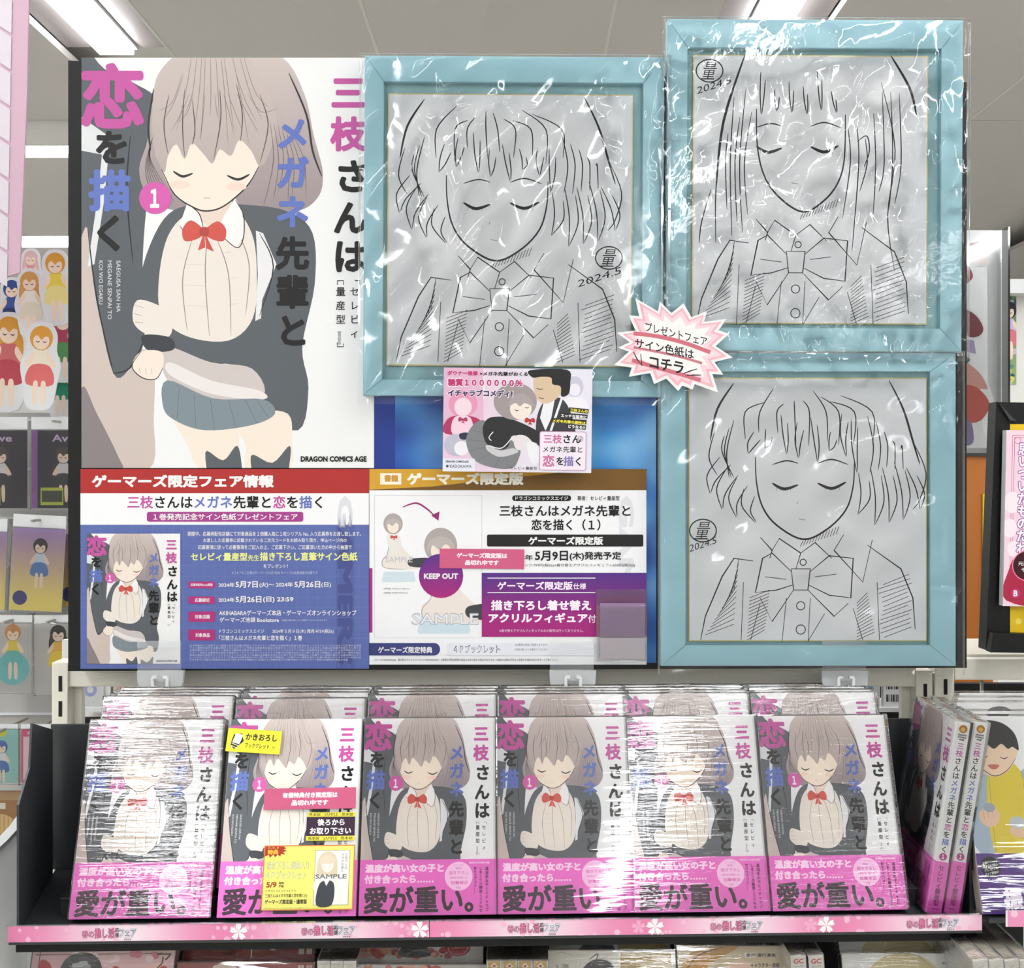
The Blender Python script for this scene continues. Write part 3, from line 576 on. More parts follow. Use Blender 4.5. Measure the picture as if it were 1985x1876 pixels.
# ------------------------------------------------------------------ blue frames with drawings
def sketch(a, v):
    """plain generic portrait study in pen; v picks the variant"""
    w, h = a.w, a.h; g = lambda *p: [(x * w, y * h) for x, y in p]; I = (38, 38, 42); rg = random.Random(v)
    dx = (0, 0, .04)[v]
    G = lambda *p: [((x + dx) * w, y * h) for x, y in p]
    face = G((.24, .30), (.245, .40), (.27, .49), (.33, .56), (.44, .613), (.54, .575), (.62, .50), (.65, .41), (.655, .32))
    if v == 1: face = G((.27, .20), (.275, .34), (.305, .45), (.37, .53), (.47, .583), (.56, .54), (.62, .47), (.645, .38), (.648, .22))
    a.lines([face], 3.6, I, .4)
    jit = lambda k=.012: rg.uniform(-k, k)
    def lock(x0, y0, x1, y1, b, wd=.03):      # two strokes meeting in a pointed tip
        mx, my = (x0 + x1) / 2 + b, (y0 + y1) / 2
        return [G((x0 - wd, y0), (mx - wd * .8, my), (x1, y1)), G((x0 + wd * .6, y0 + .03), (mx + wd * .5, my + .02), (x1 + .003, y1 - .004))]
    L = []
    if v != 1:   # short waved hair
        L += [G((.07, .20), (.045, .30), (.08, .37)), G((.9, .24), (.955, .36), (.93, .46), (.9, .5))]
        for x0, x1, y1 in ((.24, .21, .33), (.31, .28, .31), (.36, .37, .33), (.43, .42, .345), (.49, .50, .36), (.56, .55, .32), (.62, .62, .34), (.67, .665, .40)):
            L += lock(x0 + jit(), .16 + jit(.05), x1, y1 - .04, jit(.01), .017)
        for x0, y0, x1, y1 in ((.12, .30, .05, .44), (.15, .34, .10, .50), (.19, .38, .16, .53), (.22, .42, .24, .55), (.70, .36, .67, .52), (.75, .34, .74, .56), (.80, .34, .80, .55), (.85, .32, .86, .54), (.9, .34, .93, .50)):
            L += lock(x0, y0, x1, y1, -.025 if x0 < .5 else .02, .028)
        for k in range(9): x = .2 + k * .065 + jit(); L.append(G((.4 + (x - .4) * .6, .04 + rg.uniform(0, .06)), (x, .13), (x + jit(), .2 + rg.uniform(0, .06))))
        for k in range(5): L.append(G((.71 + .035 * k, .14 + .03 * k + jit()), (.735 + .03 * k, .26), (.72 + .035 * k, .36 + jit(.03))))
        for k in range(3): L.append(G((.15 - .02 * k, .16 + .03 * k), (.12 - .01 * k, .28), (.13 + .01 * k, .38)))
        a.lines(L, 2.3, I, .35); a.lines([G((.8, .01), (.86, .12), (.9, .24), (.93, .33)), G((.15, .02), (.08, .12), (.05, .24))], 4.2, I, .2)
    else:        # long straight hair
        L += [G((.13, .25), (.1, .5), (.1, .7)), G((.8, .1), (.86, .35), (.83, .6), (.86, .8)), G((.08, .5), (.04, .62), (.03, .7))]
        for x0, x1 in ((.30, .29), (.36, .355), (.42, .42), (.48, .485), (.54, .545), (.60, .61)): L += lock(x0, .05 + rg.uniform(0, .1), x1, .215 + jit(.01), 0, .012)
        for k in range(7): x = .66 + .036 * k; L.append(G((x, .08 + rg.uniform(0, .25)), (x + .01, .4), (x + jit() - .01, .6 + rg.uniform(-.1, .14))))
        for k in range(5): L.append(G((.25 - .025 * k, .12 + rg.uniform(0, .2)), (.22 - .02 * k, .4), (.235 - .022 * k, .62 + jit(.06))))
        a.lines(L, 2.3, I, .35); a.lines([G((.22, .0), (.13, .25), (.1, .5)), G((.84, .0), (.92, .12), (.95, .22))], 5, I, .3)
        a.lines([G((.70, .32), (.74, .3), (.75, .36), (.72, .43))], 2.4, I)
    e = .31 if v != 1 else .27; ey = .40 if v != 1 else .34          # closed eyes, nose and mouth
    a.lines([G((e, ey), (e + .05, ey + .022), (e + .11, ey + .006)), G((.5, ey), (.56, ey + .02), (.62, ey - .004))], 6, I, .25)
    a.lines([G((e + k * .02, ey + .016), (e + k * .02 - .004, ey + .03)) for k in range(1, 5)] + [G((.51 + k * .02, ey + .014), (.51 + k * .02 + .004, ey + .028)) for k in range(1, 5)], 1.8, I)
    a.lines([G((e, ey - .07), (e + .06, ey - .085), (e + .11, ey - .075)), G((.5, ey - .075), (.56, ey - .09), (.63, ey - .07))], 2.6, I); a.lines([G((.42, ey + .07), (.415, ey + .08)), G((.42, ey + .135), (.45, ey + .14))], 2.6, I)
    # collar, bow and jacket
    B = [(.46, .745), (.44, .76), (.47, .755)][v]; bx, by = B
    q = lambda *p: [((bx + x) * w, (by + y) * h) for x, y in p]
    L = [q((-.04, -.02), (-.12, -.09), (-.16, -.07), (-.19, .06), (-.1, .05), (-.03, .03)), q((.04, -.02), (.12, -.08), (.22, -.07), (.21, .08), (.12, .07), (.03, .03)),
         q((-.04, -.03), (.04, -.03), (.03, .05), (-.03, .05), (-.04, -.03)), q((-.15, .0), (-.06, .01)), q((.06, .0), (.15, -.01)), q((-.03, .05), (-.12, .17), (-.17, .08)), q((.03, .05), (.14, .15), (.2, .1)),
         q((-.12, -.10), (-.09, -.145), (0, -.09), (-.02, -.03)), q((.0, -.09), (.06, -.13), (.13, -.07)), q((-.17, -.15), (-.12, -.10), (-.13, -.07)), q((.18, -.16), (.14, -.1), (.26, .02), (.3, -.14)),
         q((-.2, -.06), (-.28, -.07), (-.33, .0), (-.40, .15), (-.42, .24)), q((.28, -.12), (.42, -.03), (.47, .08), (.48, .2)), q((-.24, .02), (-.25, .24)), q((.32, .02), (.33, .24)), q((-.17, .1), (-.21, .24)), q((.22, .12), (.26, .24)),
         q((-.06, .08), (-.08, .26)), q((.04, .08), (.03, .26)), q((.1, .14), (.02, .26))]
    a.lines(L, 2.6, I, .5, False); a.ring((bx + .0) * w, (by + .11) * h, 8, 1.8, I); a.ring(bx * w, (by + .2) * h, 9, 1.8, I); a.ring((bx + .01) * w, (by - .055) * h, 6, 1.8, I)
    hh = []
    for k in range(13):
        t = k / 12; x0 = .30 + .10 * t; hh.append([((bx - .40 + .12 * t) * w, (by + .22 - .17 * t) * h), ((bx - .28 + .02 * t) * w, (by + .06 + .0 * t + .12 * (1 - t) - .13 * t) * h)])
        hh.append([((bx + .33 + rg.uniform(-.01, .02)) * w, (by + .23 - .2 * t) * h), ((bx + .46 + rg.uniform(-.01, .01)) * w, (by + .19 - .2 * t) * h)])
        hh.append([((bx - .225 + .01 * t) * w, (by + .24 - .16 * t) * h), ((bx - .15 + .02 * t) * w, (by + .20 - .15 * t) * h)]); hh.append([((bx + .235) * w, (by + .24 - .14 * t) * h), ((bx + .31 - .03 * t) * w, (by + .21 - .15 * t) * h)])
        qx, qy = ((.44, .61), (.47, .58), (.48, .61))[v]; hh.append([((qx + .15 * t) * w, (qy + .008 - .055 * t) * h), ((qx - .012 + .15 * t) * w, (qy + .03 - .045 * t) * h)])
    a.lines(hh, 1.9, I, .6, False)
    # round stamp and date
    sx_, sy_ = [(.905, .60), (.07, .06), (.06, .58)][v]
    a.ring(sx_ * w, sy_ * h, 26, 2.4, I, 22); a.text('量', sx_ * w - 13, sy_ * h - 17, sx_ * w + 13, sy_ * h + 17, I, .0, tf=lambda x, y: (x + (sy_ * h - y) * .25, y))
    tx, ty = sx_ * w - (60, 24, 26)[v], sy_ * h + (58, 46, 42)[v]
    a.text('2024.5', tx, ty - 14, tx + (84, 66, 52)[v], ty, I, .0, tf=lambda x, y: (x, y - (x - tx) * .33))
def frame(label, X0, Y0, X1, Y1, ox0, oy0, ox1, oy1, cx0, cy0, cx1, cy1, Y, variant, film_args, fm, flabel, rot=0, film_ext=(6, 4, 8, 6), clabel=''):
    """four mitred rails, backing board, drawing card and cellophane sleeve"""
    s = Y / F; t = thing('picture_frame', label, 'picture frame', P(X0, Y1, Y), (0, R(rot), 0), 'pale blue frames on the black board')
    q = lambda x, y: ((x - X0) * s, (Y1 - y) * s); D = .012
    o = [q(X0, Y0), q(X1, Y0), q(X1, Y1), q(X0, Y1)]; i = [q(ox0, oy0), q(ox1, oy0), q(ox1, oy1), q(ox0, oy1)]
    for k in range(4):
        e = .00012; A, B_, Cc, Dd = o[k], o[(k + 1) % 4], i[(k + 1) % 4], i[k]; mx = sum(p[0] for p in (A, B_, Cc, Dd)) / 4; mz = sum(p[1] for p in (A, B_, Cc, Dd)) / 4
        pts = [(p[0] + (e if p[0] < mx else -e), p[1] + (e if p[1] < mz else -e)) for p in (A, B_, Cc, Dd)]
        bm = bmesh.new(); va = [bm.verts.new((x, 0, z)) for x, z in pts]; vb = [bm.verts.new((x, D, z)) for x, z in pts]
        bm.faces.new(va); bm.faces.new(vb[::-1])
        for j in range(4): bm.faces.new((va[j], va[(j + 1) % 4], vb[(j + 1) % 4], vb[j]))
        fe = [ed for ed in bm.edges if all(v.co.y < 1e-6 for v in ed.verts)]
        bmesh.ops.bevel(bm, geom=fe, offset=.0005, segments=2, affect='EDGES')
        part('rail', bm_mesh('rail', bm), M['blue'], t)
    part('backing', box(o[3][0] + .005, o[1][0] - .005, D - .004, D - .001, .005, o[0][1] - .005), M['blue_in'], t)
    ic, oc = q(cx0, cy1), q(cx1, cy0)
    c = thing('drawing_card', clabel, 'drawing', P((cx0 + cx1) / 2, cy1, Y + D - .0075), (0, R(rot), 0), 'pen drawings on gold edged cards')
    wd, hd = (cx1 - cx0) * s, (cy1 - cy0) * s
    part('card', box(-wd / 2, wd / 2, 0, .003, 0, hd, .0006), M['gold'], c, 'thin gold edge')
    a = Art(cx1 - cx0, cy1 - cy0); a.rect(2.5, 2.5, a.w - 2.5, a.h - 2.5, (238, 239, 242)); sketch(a, variant)
    part('pen_drawing', a.mesh('pen_drawing', (-wd / 2, -.0001, hd), s, step=6e-6, m=M['pen']), None, c)
    l, tp, r, bt = film_ext; fw, fh = X1 - X0 + l + r, Y1 - Y0 + tp + bt
    f = thing('cellophane_sleeve', flabel, 'plastic sleeve', P(X0 - l, Y0 - tp, Y - .0046), (0, R(rot), 0), 'clear sleeves over the frames')
    part('film', film_mesh(fw, fh, **film_args), fm, f)
    bm = bmesh.new(); s_ = YB / F   # raised welded hem along the sleeve's edge
    for (xa, xb, za, zb) in ((0, fw, 0, 5), (0, 4, 0, fh), (fw - 4, fw, 0, fh)): add_box(bm, xa * s_, xb * s_, -.0006, .0004, -zb * s_, -za * s_)
    part('welded_hem', bm_mesh('hem', bm), M['clear'], f)
YF = YB - .0145
frame('pale blue frame with the short haired portrait, left of the other two', 703, 107, 1284, 766, 741, 158, 1243, 735, 748, 180, 1225, 710, YF, 0,
      dict(n_folds=58, amp=2.2, seed=11, tight=((500, 330, 40, 150), (120, 300, 60, 120), (520, 500, 30, 90), (260, 90, 90, 30)), big=((110, 160, 178, 410, 17, 7), (200, 520, 240, 600, 8, 4), (520, 90, 545, 300, 20, 8), (470, 250, 500, 400, 24, 9), (300, 120, 420, 70, 9, 4), (340, 180, 390, 110, 7, 4), (575, 30, 505, 420, 12, 6)), facets=((520, 330, 60, 240, 1), (520, 90, 70, 110, .8), (150, 250, 50, 170, .8), (330, 640, 220, 40, .7))), M['film_s'], 'clear sleeve creased at its right side over the left blue frame', 0.35,
      clabel='pen portrait with short wavy hair and stamp at its right edge')
frame('pale blue frame with the long haired portrait, top right', 1290, 36, 1864, 680, 1330, 92, 1822, 634, 1340, 105, 1798, 628, YF - .0005, 1,
      dict(n_folds=210, amp=3.0, seed=5, tight=((290, 470, 150, 60), (300, 520, 180, 50), (80, 350, 50, 150), (480, 470, 70, 100), (180, 60, 90, 40)), hmax=4.2, big=((60, 60, 160, 30, 16, 7), (180, 80, 250, 20, 22, 9), (250, 90, 330, 30, 18, 7), (500, 110, 300, 440, 13, 7), (60, 430, 500, 470, 30, 8), (100, 540, 420, 500, 26, 8), (300, 430, 480, 560, 22, 8), (90, 420, 240, 640, 14, 7), (40, 400, 200, 560, 12, 6), (330, 640, 520, 380, 12, 7), (140, 480, 380, 440, 18, 8), (30, 330, 110, 280, 14, 6), (530, 160, 560, 330, 12, 6), (540, 500, 480, 640, 18, 7)), facets=((300, 480, 300, 130, 1.15), (180, 50, 200, 60, 1.1), (60, 330, 90, 200, .9), (530, 380, 70, 260, 1), (420, 280, 120, 160, .7), (300, 620, 290, 50, .9))), M['film'], 'heavily crumpled clear sleeve over the top right frame', .3,
      clabel='pen portrait with long straight hair, stamp in upper left corner')
frame('pale blue frame with portrait whose stamp is at left, bottom right', 1281, 684, 1853, 1291, 1329, 720, 1803, 1250, 1334, 730, 1798, 1243, YF, 2,
      dict(n_folds=30, amp=1.2, seed=8, tight=((280, 40, 160, 18), (540, 60, 20, 60)), big=((90, 50, 300, 60, 10, 4), (180, 92, 250, 60, 8, 4), (330, 20, 560, 50, 9, 4)), facets=((300, 30, 280, 34, .8),)), M['film_s'], 'smooth clear sleeve over the bottom right frame', 0,
      clabel='pen portrait with short wavy hair and round stamp at its left edge')

# flyer taped below the left frame
def d_flyer(a):
    w, h = a.w, a.h; s = w / 1985 * 1985 / 288; u = lambda *p: [((x - 50) / 6.4, (y - 90) / 6.4) for x, y in p]
    a.rect(0, 0, w, h, lambda x, y: mixc((232, 196, 218), (226, 224, 234), min(1, x / 200)), 8, 1)
    a.rect(0, 0, 78, 126, (224, 180, 206)); a.lines([[(0, 127), (60, 127)], [(78, 0), (78, 60)], [(62, 128), (62, 200)]], 1.5, (250, 245, 250), 1, False)
    a.circle(38, 70, 28, (226, 150, 182), 26); a.circle(38, 76, 17, (238, 214, 224), 18); a.poly([(8, 100), (36, 92), (70, 100), (76, 128), (4, 128)], (176, 50, 96)); a.poly([(22, 96), (52, 96), (56, 128), (18, 128)], (238, 205, 220)); bow(a, 38, 100, 9, (178, 60, 104))
    a.circle(26, 150, 24, (188, 186, 204), 22); a.circle(36, 156, 14, (236, 232, 238), 14); a.poly([(32, 128), (48, 126), (46, 138), (34, 138)], (52, 50, 70))
    a.circle(254, 34, 17, (200, 198, 214), 20); a.circle(254, 40, 11, (234, 230, 238), 12); a.poly([(232, 60), (254, 54), (276, 60), (280, 84), (230, 84)], (236, 232, 240))
    a.poly(u((1280, 520), (1460, 440), (1600, 560), (1700, 900), (1700, 1180), (1280, 1180), (1200, 800)), (58, 56, 62)); a.poly(u((1290, 520), (1430, 470), (1390, 700), (1320, 860), (1250, 700)), (232, 232, 238), False); a.poly(u((1510, 430), (1540, 430), (1400, 860), (1370, 860)), (232, 232, 236), False)
    a.poly(u((1180, 200), (1180, 380), (1240, 500), (1340, 520), (1440, 470), (1500, 400), (1530, 300), (1400, 190)), (216, 190, 160)); a.poly(u((1120, 110), (1580, 100), (1620, 260), (1600, 400), (1510, 430), (1500, 310), (1400, 280), (1380, 200), (1260, 190), (1150, 200)), (30, 28, 30))
    a.lines([u((1200, 330), (1240, 345), (1290, 340)), u((1230, 440), (1270, 460), (1300, 455))], 1.6, LN)
    a.poly(u((560, 740), (420, 800), (340, 960), (370, 1130), (480, 1260), (700, 1330), (900, 1330), (980, 1240), (1000, 1060), (760, 900)), (126, 128, 132)); a.lines([u((400, 860), (560, 900)), u((345, 980), (600, 1000)), u((380, 1120), (620, 1060)), u((480, 1240), (680, 1140)), u((700, 1320), (760, 1180)), u((860, 1330), (840, 1180))], 1.2, (60, 62, 66))
    a.poly(u((600, 720), (540, 860), (600, 1040), (760, 1100), (860, 1060), (930, 920), (1240, 1020), (1260, 900), (1100, 800), (900, 720), (760, 690)), (40, 40, 43)); a.lines([u((670, 880), (620, 950), (650, 990)), u((620, 1050), (780, 1080), (920, 930))], 1.8, (236, 236, 236), 1)
    a.poly(u((600, 1040), (760, 1110), (920, 1080), (980, 1130), (760, 1190), (600, 1110)), (202, 198, 202)); a.poly(u((930, 940), (1060, 920), (1160, 1010), (1100, 1090), (960, 1090)), (226, 218, 222)); a.poly(u((1090, 1010), (1240, 1050), (1240, 1240), (1150, 1260)), (232, 232, 238))
    a.circle((940 - 50) / 6.4, (500 - 90) / 6.4, 42, (160, 148, 150), 36); a.circle((1010 - 50) / 6.4, (590 - 90) / 6.4, 21, (240, 226, 216), 21); a.poly(u((860, 560), (900, 440), (1040, 400), (1150, 500), (1160, 560), (1060, 520), (1000, 560), (940, 520)), (170, 158, 160)); a.lines([u((930, 600), (960, 615), (985, 605)), u((1060, 570), (1090, 580), (1110, 565))], 1.6, LN); bow(a, 168, 100, 10, (190, 50, 50))
    a.text('ダウナー後輩', 7, 6, 66, 15, (196, 62, 120), .05); a.text('×メガネ先輩がおくる', 70, 7, 163, 15, BK, .04)
    a.otext('糖質１００００００％', 8, 21, 153, 36, (188, 50, 110), (248, 236, 246), .05, .1); a.otext('イチャラブコメディ!', 8, 42, 134, 56, (56, 38, 92), (248, 240, 248), .05, .1)
    for k, (x0, x1, t, c) in enumerate(((246, 280, '三枝さんの', (240, 226, 70)), (228, 278, 'エッチな猛攻に', (240, 240, 240)), (212, 276, 'メガネ先輩の理性は', (240, 226, 70)), (242, 275, 'どうなる!?', (240, 240, 240)))):
        y = 76 + k * 10.5; a.poly([(x0 - 2, y - 2), (x1 + 2, y + 1.5), (x1 + 1, y + 10), (x0 - 3, y + 6.5)], (28, 26, 26), False); a.text(t, x0, y, x1, y + 6.5, c, .04, tf=lambda x, yy, x0=x0: (x, yy + (x - x0) * .07))
    a.rrect(187, 121, 278, 197, 5, (200, 150, 185)); a.rrect(188.5, 122.5, 276.5, 195.5, 4, (238, 228, 240))
    for i, ch in enumerate('三枝さん'): a.vtext(ch, 194 + i * 18.5, 127, 18, (206, 110, 160) if i < 2 else BK, .03)
    a.ring(266, 135, 5, .8, BK); a.vtext('は', 262.5, 131, 7, BK, .01); a.text('メガネ先輩と', 194, 150, 270, 162, BK, .015)
    for i, (ch, c, z) in enumerate((('恋', (206, 110, 160), 24), ('を', BK, 17), ('描', (128, 116, 180), 20), ('く', BK, 18))): a.vtext(ch, (193, 219, 234, 254)[i], 167 + (24 - z) / 2, z, c, .03)
    a.rect(0, 176, 62, h, (228, 228, 240)); a.text('DRAGON COMICS AGE', 6, 180, 50, 184, BK, .05); a.circle(9, 191, 2.6, (60, 70, 100)); a.text('KADOKAWA', 14, 188, 56, 194, (50, 56, 80), .01)
    a.text('セレビィ量産型', 130, 190, 183, 196, BK, .0)
sheet('flyer', 'small comic flyer hanging below the left blue frame', 'flyer', 858, 714, 1146, 915, YF - .0112, d_flyer, m='inkg', rot=.7)
# starburst
SB = [(370, 60), (720, 265), (745, 110), (925, 290), (1110, 140), (1235, 355), (1475, 262), (1430, 425), (1775, 385), (1650, 555), (1815, 610), (1605, 800), (1870, 975), (1590, 1045), (1725, 1240), (1555, 1230), (1645, 1515), (1285, 1385), (1250, 1470), (1095, 1405), (1030, 1490), (845, 1300), (660, 1385), (600, 1215), (270, 1270), (315, 1130), (40, 1090), (270, 885), (105, 825), (280, 740), (85, 595), (375, 560), (265, 325), (430, 340)]
sb = [(x / 7.94, y / 7.94) for x, y in SB]; ys = YF - .0130; s = ys / F; cx_, cy_ = 122, 98
t = thing('starburst_sign', 'white and pink spiky starburst note with handwriting where the frames meet', 'sign', P(1185, 570, ys), (0, 0, 0))
part('card', prism([(x * s, -y * s) for x, y in sb], 0, .0008), M['paper'], t)
a = Art(250, 200); sc = lambda k: [(cx_ + (x - cx_) * k, cy_ + (y - cy_) * k) for x, y in sb]
a.poly(sc(.90), (238, 178, 190), False); a.poly(sc(.82), (250, 208, 216), False); a.poly(sc(.68), (240, 238, 236), False)
a.lines([[(43, 76), (90, 82), (140, 94), (192, 113)]], 8, (204, 108, 122), 1); a.lines([[(43, 103), (90, 112), (135, 122), (176, 134)]], 5, (200, 120, 132), 1); a.lines([[(40, 128), (90, 143), (130, 154), (173, 167)]], 8, (204, 108, 122), 1)
sk = lambda y0, k: (lambda x, y: (x, y + (x - 45) * k))
a.text('プレゼントフェア', 66, 48, 186, 66, (30, 30, 30), .012, tf=sk(0, .25)); a.text('サイン色紙は', 46, 84, 160, 104, (30, 30, 30), .018, tf=sk(0, .2)); a.text('コチラ', 74, 113, 140, 137, (25, 25, 25), .03, tf=sk(0, .2))
a.lines([[(43, 112), (50, 126), (59, 139), (57, 116)], [(140, 154), (150, 150), (166, 145)], [(146, 158), (160, 157), (174, 157)]], 2.5, (30, 30, 30), .6, False)
part('handwriting', a.mesh('burst', (0, -.0001, 0), s, step=1e-5), None, t)

# clear clips on the crossbar
def clip(px, label):
    Y = 1.186; s = Y / F; t = thing('board_clip', label, 'clip', P(px, 1340, Y), group='clear clips under the board')
    q = lambda x0, y0, x1, y1, a, d, bev=0: box(x0 * s, x1 * s, a, a + d, (1340 - y1) * s, (1340 - y0) * s, bev)
    part('plate', q(-44, 1242, 41, 1300, 0, .0016, .0006), M['clip'], t); part('plate_lip', q(-44, 1242, 41, 1255, -.0015, .0014, .0006), M['clip'], t)
    part('body', prism([(x * s, (1340 - y) * s) for x, y in ((-45, 1300), (46, 1300), (44, 1325), (36, 1337), (26, 1341), (-28, 1341), (-38, 1336), (-44, 1322))], 0, .005), M['clipb'], t)
    for sx_ in (-1, 1):
        bm = bmesh.new()
        pr = [(0, 1309), (8, 1309), (11, 1313), (11, 1331), (8, 1335), (0, 1335), (0, 1330), (5, 1329), (6, 1315), (0, 1314)]
        me = prism([((sx_ * (x + 6) + 1) * s, (1340 - y) * s) for x, y in pr], -.003, .0); part('hook', me, M['white'], t)
    part('axle', q(-8, 1318, 10, 1325, -.002, .002), M['clear'], t)
clip(310, 'clear plastic clip gripping the board below the red headed sheet'); clip(1110, 'clear plastic clip gripping the board below the purple panel sheet'); clip(1638, 'clear plastic clip gripping the board below the bottom right frame')
# empty clear pocket
t = thing('card_pocket', 'empty clear plastic card pocket on the purple panel sheet', 'pocket', P(1204, 1282, YB - .006))
q = lambda x0, y0, x1, y1, a, d: box((x0 - 1204) * S, (x1 - 1204) * S, a, a + d, (1282 - y1) * S, (1282 - y0) * S, .0002)
part('back_plate', q(1156, 1143, 1253, 1282, 0, .0008), M['smoke'], t); part('front_plate', q(1158, 1173, 1251, 1280, -.004, .0008), M['smoke'], t)
part('insert', q(1163, 1169, 1250, 1234, -.0016, .0006), mat('ribbed_grey_insert', (150, 120, 160), .4), t, 'ribbed grey insert')
part('label_strip', q(1163, 1236, 1250, 1277, -.0016, .0006), M['whitep'], t)
for x in (1156, 1251): part('side_wall', q(x, 1173, x + 2, 1280, -.0036, .0036), M['clear'], t)

# ------------------------------------------------------------------ comics
BW, BH, BT = .1212, .1722, .0130
def make_book_meshes():
    D = {}
    D['pages'] = box(-BW / 2 + .0015, BW / 2 - .0012, -BT / 2 + .0009, BT / 2 - .0009, .0012, BH - .0012, name='pages')
    e = .0005; r = .0022
    def shell(z0, z1, g, name):    # U-shaped cover with a rounded spine at +x
        o = [(-BW / 2, -BT / 2 - g), (BW / 2 - r, -BT / 2 - g), (BW / 2 - .0006 + g, -BT / 2 + .0006 - g), (BW / 2 + g, -BT / 2 + r), (BW / 2 + g, BT / 2 - r), (BW / 2 - .0006 + g, BT / 2 - .0006 + g), (BW / 2 - r, BT / 2 + g), (-BW / 2, BT / 2 + g)]
        i = [(-BW / 2, BT / 2 - e), (BW / 2 - r, BT / 2 - e), (BW / 2 - e * 2, BT / 2 - .0012), (BW / 2 - e * 2, -BT / 2 + .0012), (BW / 2 - r, -BT / 2 + e), (-BW / 2, -BT / 2 + e)]
        return prism_z(o + i, z0, z1, name)
    D['cover'] = shell(0, BH, 0, 'cover'); BZ = BH * .272
    bs = shell(.0002, BZ, .0007, 'band'); D['band'] = bs
    a = Art(570, 795); cover_art(a); D['art'] = a.mesh('cover_print', (-BW / 2 + .0002, -BT / 2 - .00006, BH), (BW - .0026) / 570, BH / 795, step=3.2e-6, m=M['inkg'], kk=.97)
    a = Art(268, 107); PW = (252, 226, 244); DK = (70, 34, 62)
    a.rect(0, 0, 268, 107, (236, 114, 204)); a.text('温度が高い女の子と', 10, 8, 168, 25, PW, .06); a.text('付き合ったら……', 9, 29, 148, 46, PW, .06)
    a.text('愛が重い。', 9, 51, 228, 103, (58, 34, 52), .032)
    dots = []
    a.circle(198, 33, 28, (250, 208, 238)); TP = (222, 120, 190)
    a.text('コミックス派も', 187, 10, 209, 14, TP, 0); a.text('限定', 192, 16, 204, 20, TP, .02); a.text('描き下ろし', 178, 23, 218, 30, TP, .02); a.text('漫画収録!! &', 180, 34, 215, 38, TP, .01); a.text('加筆修正', 182, 42, 217, 49, TP, .03); a.text('!!!!', 194, 53, 202, 58, TP, .02)
    a.vtext('温湿系女子とイチャラブ', 251, 15, 7.4, DK, .02, 7.9); a.vtext('しまくりの糖度１００％な', 239, 15, 7, DK, .02, 7.3); a.vtext('甘々ラブコメ！！', 228, 15, 6.6, DK, .02, 6.6)
    a.text('DRAGON COMICS AGE', 219, 5.5, 260, 9, PW, .04)
    D['band_art'] = a.mesh('band_print', (-BW / 2 + .0002, -BT / 2 - .00076, BZ), (BW - .0026) / 268, BZ / 107, step=6e-6, m=M['inkg'], kk=.97)
    # spine, drawn flat then turned to +x
    a = Art(28, 379); a.rect(2, 0, 26, 379, (240, 240, 240)); a.circle(14, 13, 8, (176, 120, 50)); a.circle(14, 14, 4.5, (226, 180, 90))
    for k, (t_, x0, x1) in enumerate((('DRAGON', 6, 22), ('COMICS', 6, 22), ('AGE', 9, 19))): a.text(t_, x0, 23 + k * 4.6, x1, 26.6 + k * 4.6, BK, .06)
    cs = [MG, MG, BK, BK, BK, BL, BL, BL, BK, BK, BK, MG, BK, BL, BK]; a.vtext('三枝さんはメガネ先輩と恋を描く', 7, 40, 14, cs, .02, 14.6)
    a.circle(14, 266, 7.5, (190, 70, 140)); a.text('１', 11.8, 261.5, 16.2, 270.5, WH, .06)
    a.rect(1, 276, 27, 379, (236, 114, 204)); a.vtext('セレビィ量産型', 8, 282, 12, DK, .01, 11.6); a.text('KADOKAWA', 8, 368, 20, 371, DK, .02)
    me = a.mesh('spine_print', (0, 0, BH), BT / 28, BH / 379, step=8e-6, m=M['inkg'])
    me.transform(Matrix.Translation((BW / 2 + .0008, -BT / 2, 0)) @ Matrix.Rotation(R(90), 4, 'Z')); D['spine'] = me
    bm = bmesh.new(); add_box(bm, -BW / 2 - .001, BW / 2 + .0022, -BT / 2 - .0022, BT / 2 + .0014, -.0002, BH + .0012, .0012)
    D['wrap'] = bm_mesh('wrap', bm, False)
    # puckered film bunched along the book's top
    rg = np.random.default_rng(3); bm = bmesh.new(); n = 40; rowsv = []
    for j in range(5):
        rw = []
        for i in range(n + 1):
            t = i / n; x = -BW / 2 + t * BW; hgt = .0022 * math.sin(math.pi * min(1, max(0, t))) ** .35 * (1 - .5 * abs(j - 2) / 2)
            rw.append(bm.verts.new((x, -BT / 2 - .001 + (BT + .002) * j / 4, BH + .0006 + (0 if j in (0, 4) else hgt * (.6 + .7 * rg.random())))))
        rowsv.append(rw)
    for j in range(4):
        for i in range(n): bm.faces.new((rowsv[j][i], rowsv[j][i + 1], rowsv[j + 1][i + 1], rowsv[j + 1][i]))
    D['pucker'] = bm_mesh('pucker', bm)
    return D
BM = make_book_meshes()
WR = {}
def wrapped(me, kind):
    if (me.name, kind) not in WR:
        c = me.copy(); c.materials.clear(); c.materials.append(M[kind]); WR[(me.name, kind)] = c
    return WR[(me.name, kind)]
for k_, m_ in (('pages', 'pages'), ('cover', 'cover'), ('band', 'band')): BM[k_].materials.append(M[m_])
proto_parts = [('pages', 'pages'), ('cover', 'cover'), ('printed_artwork', 'art'), ('spine_print', 'spine'), ('band', 'band'), ('band_lettering', 'band_art')]
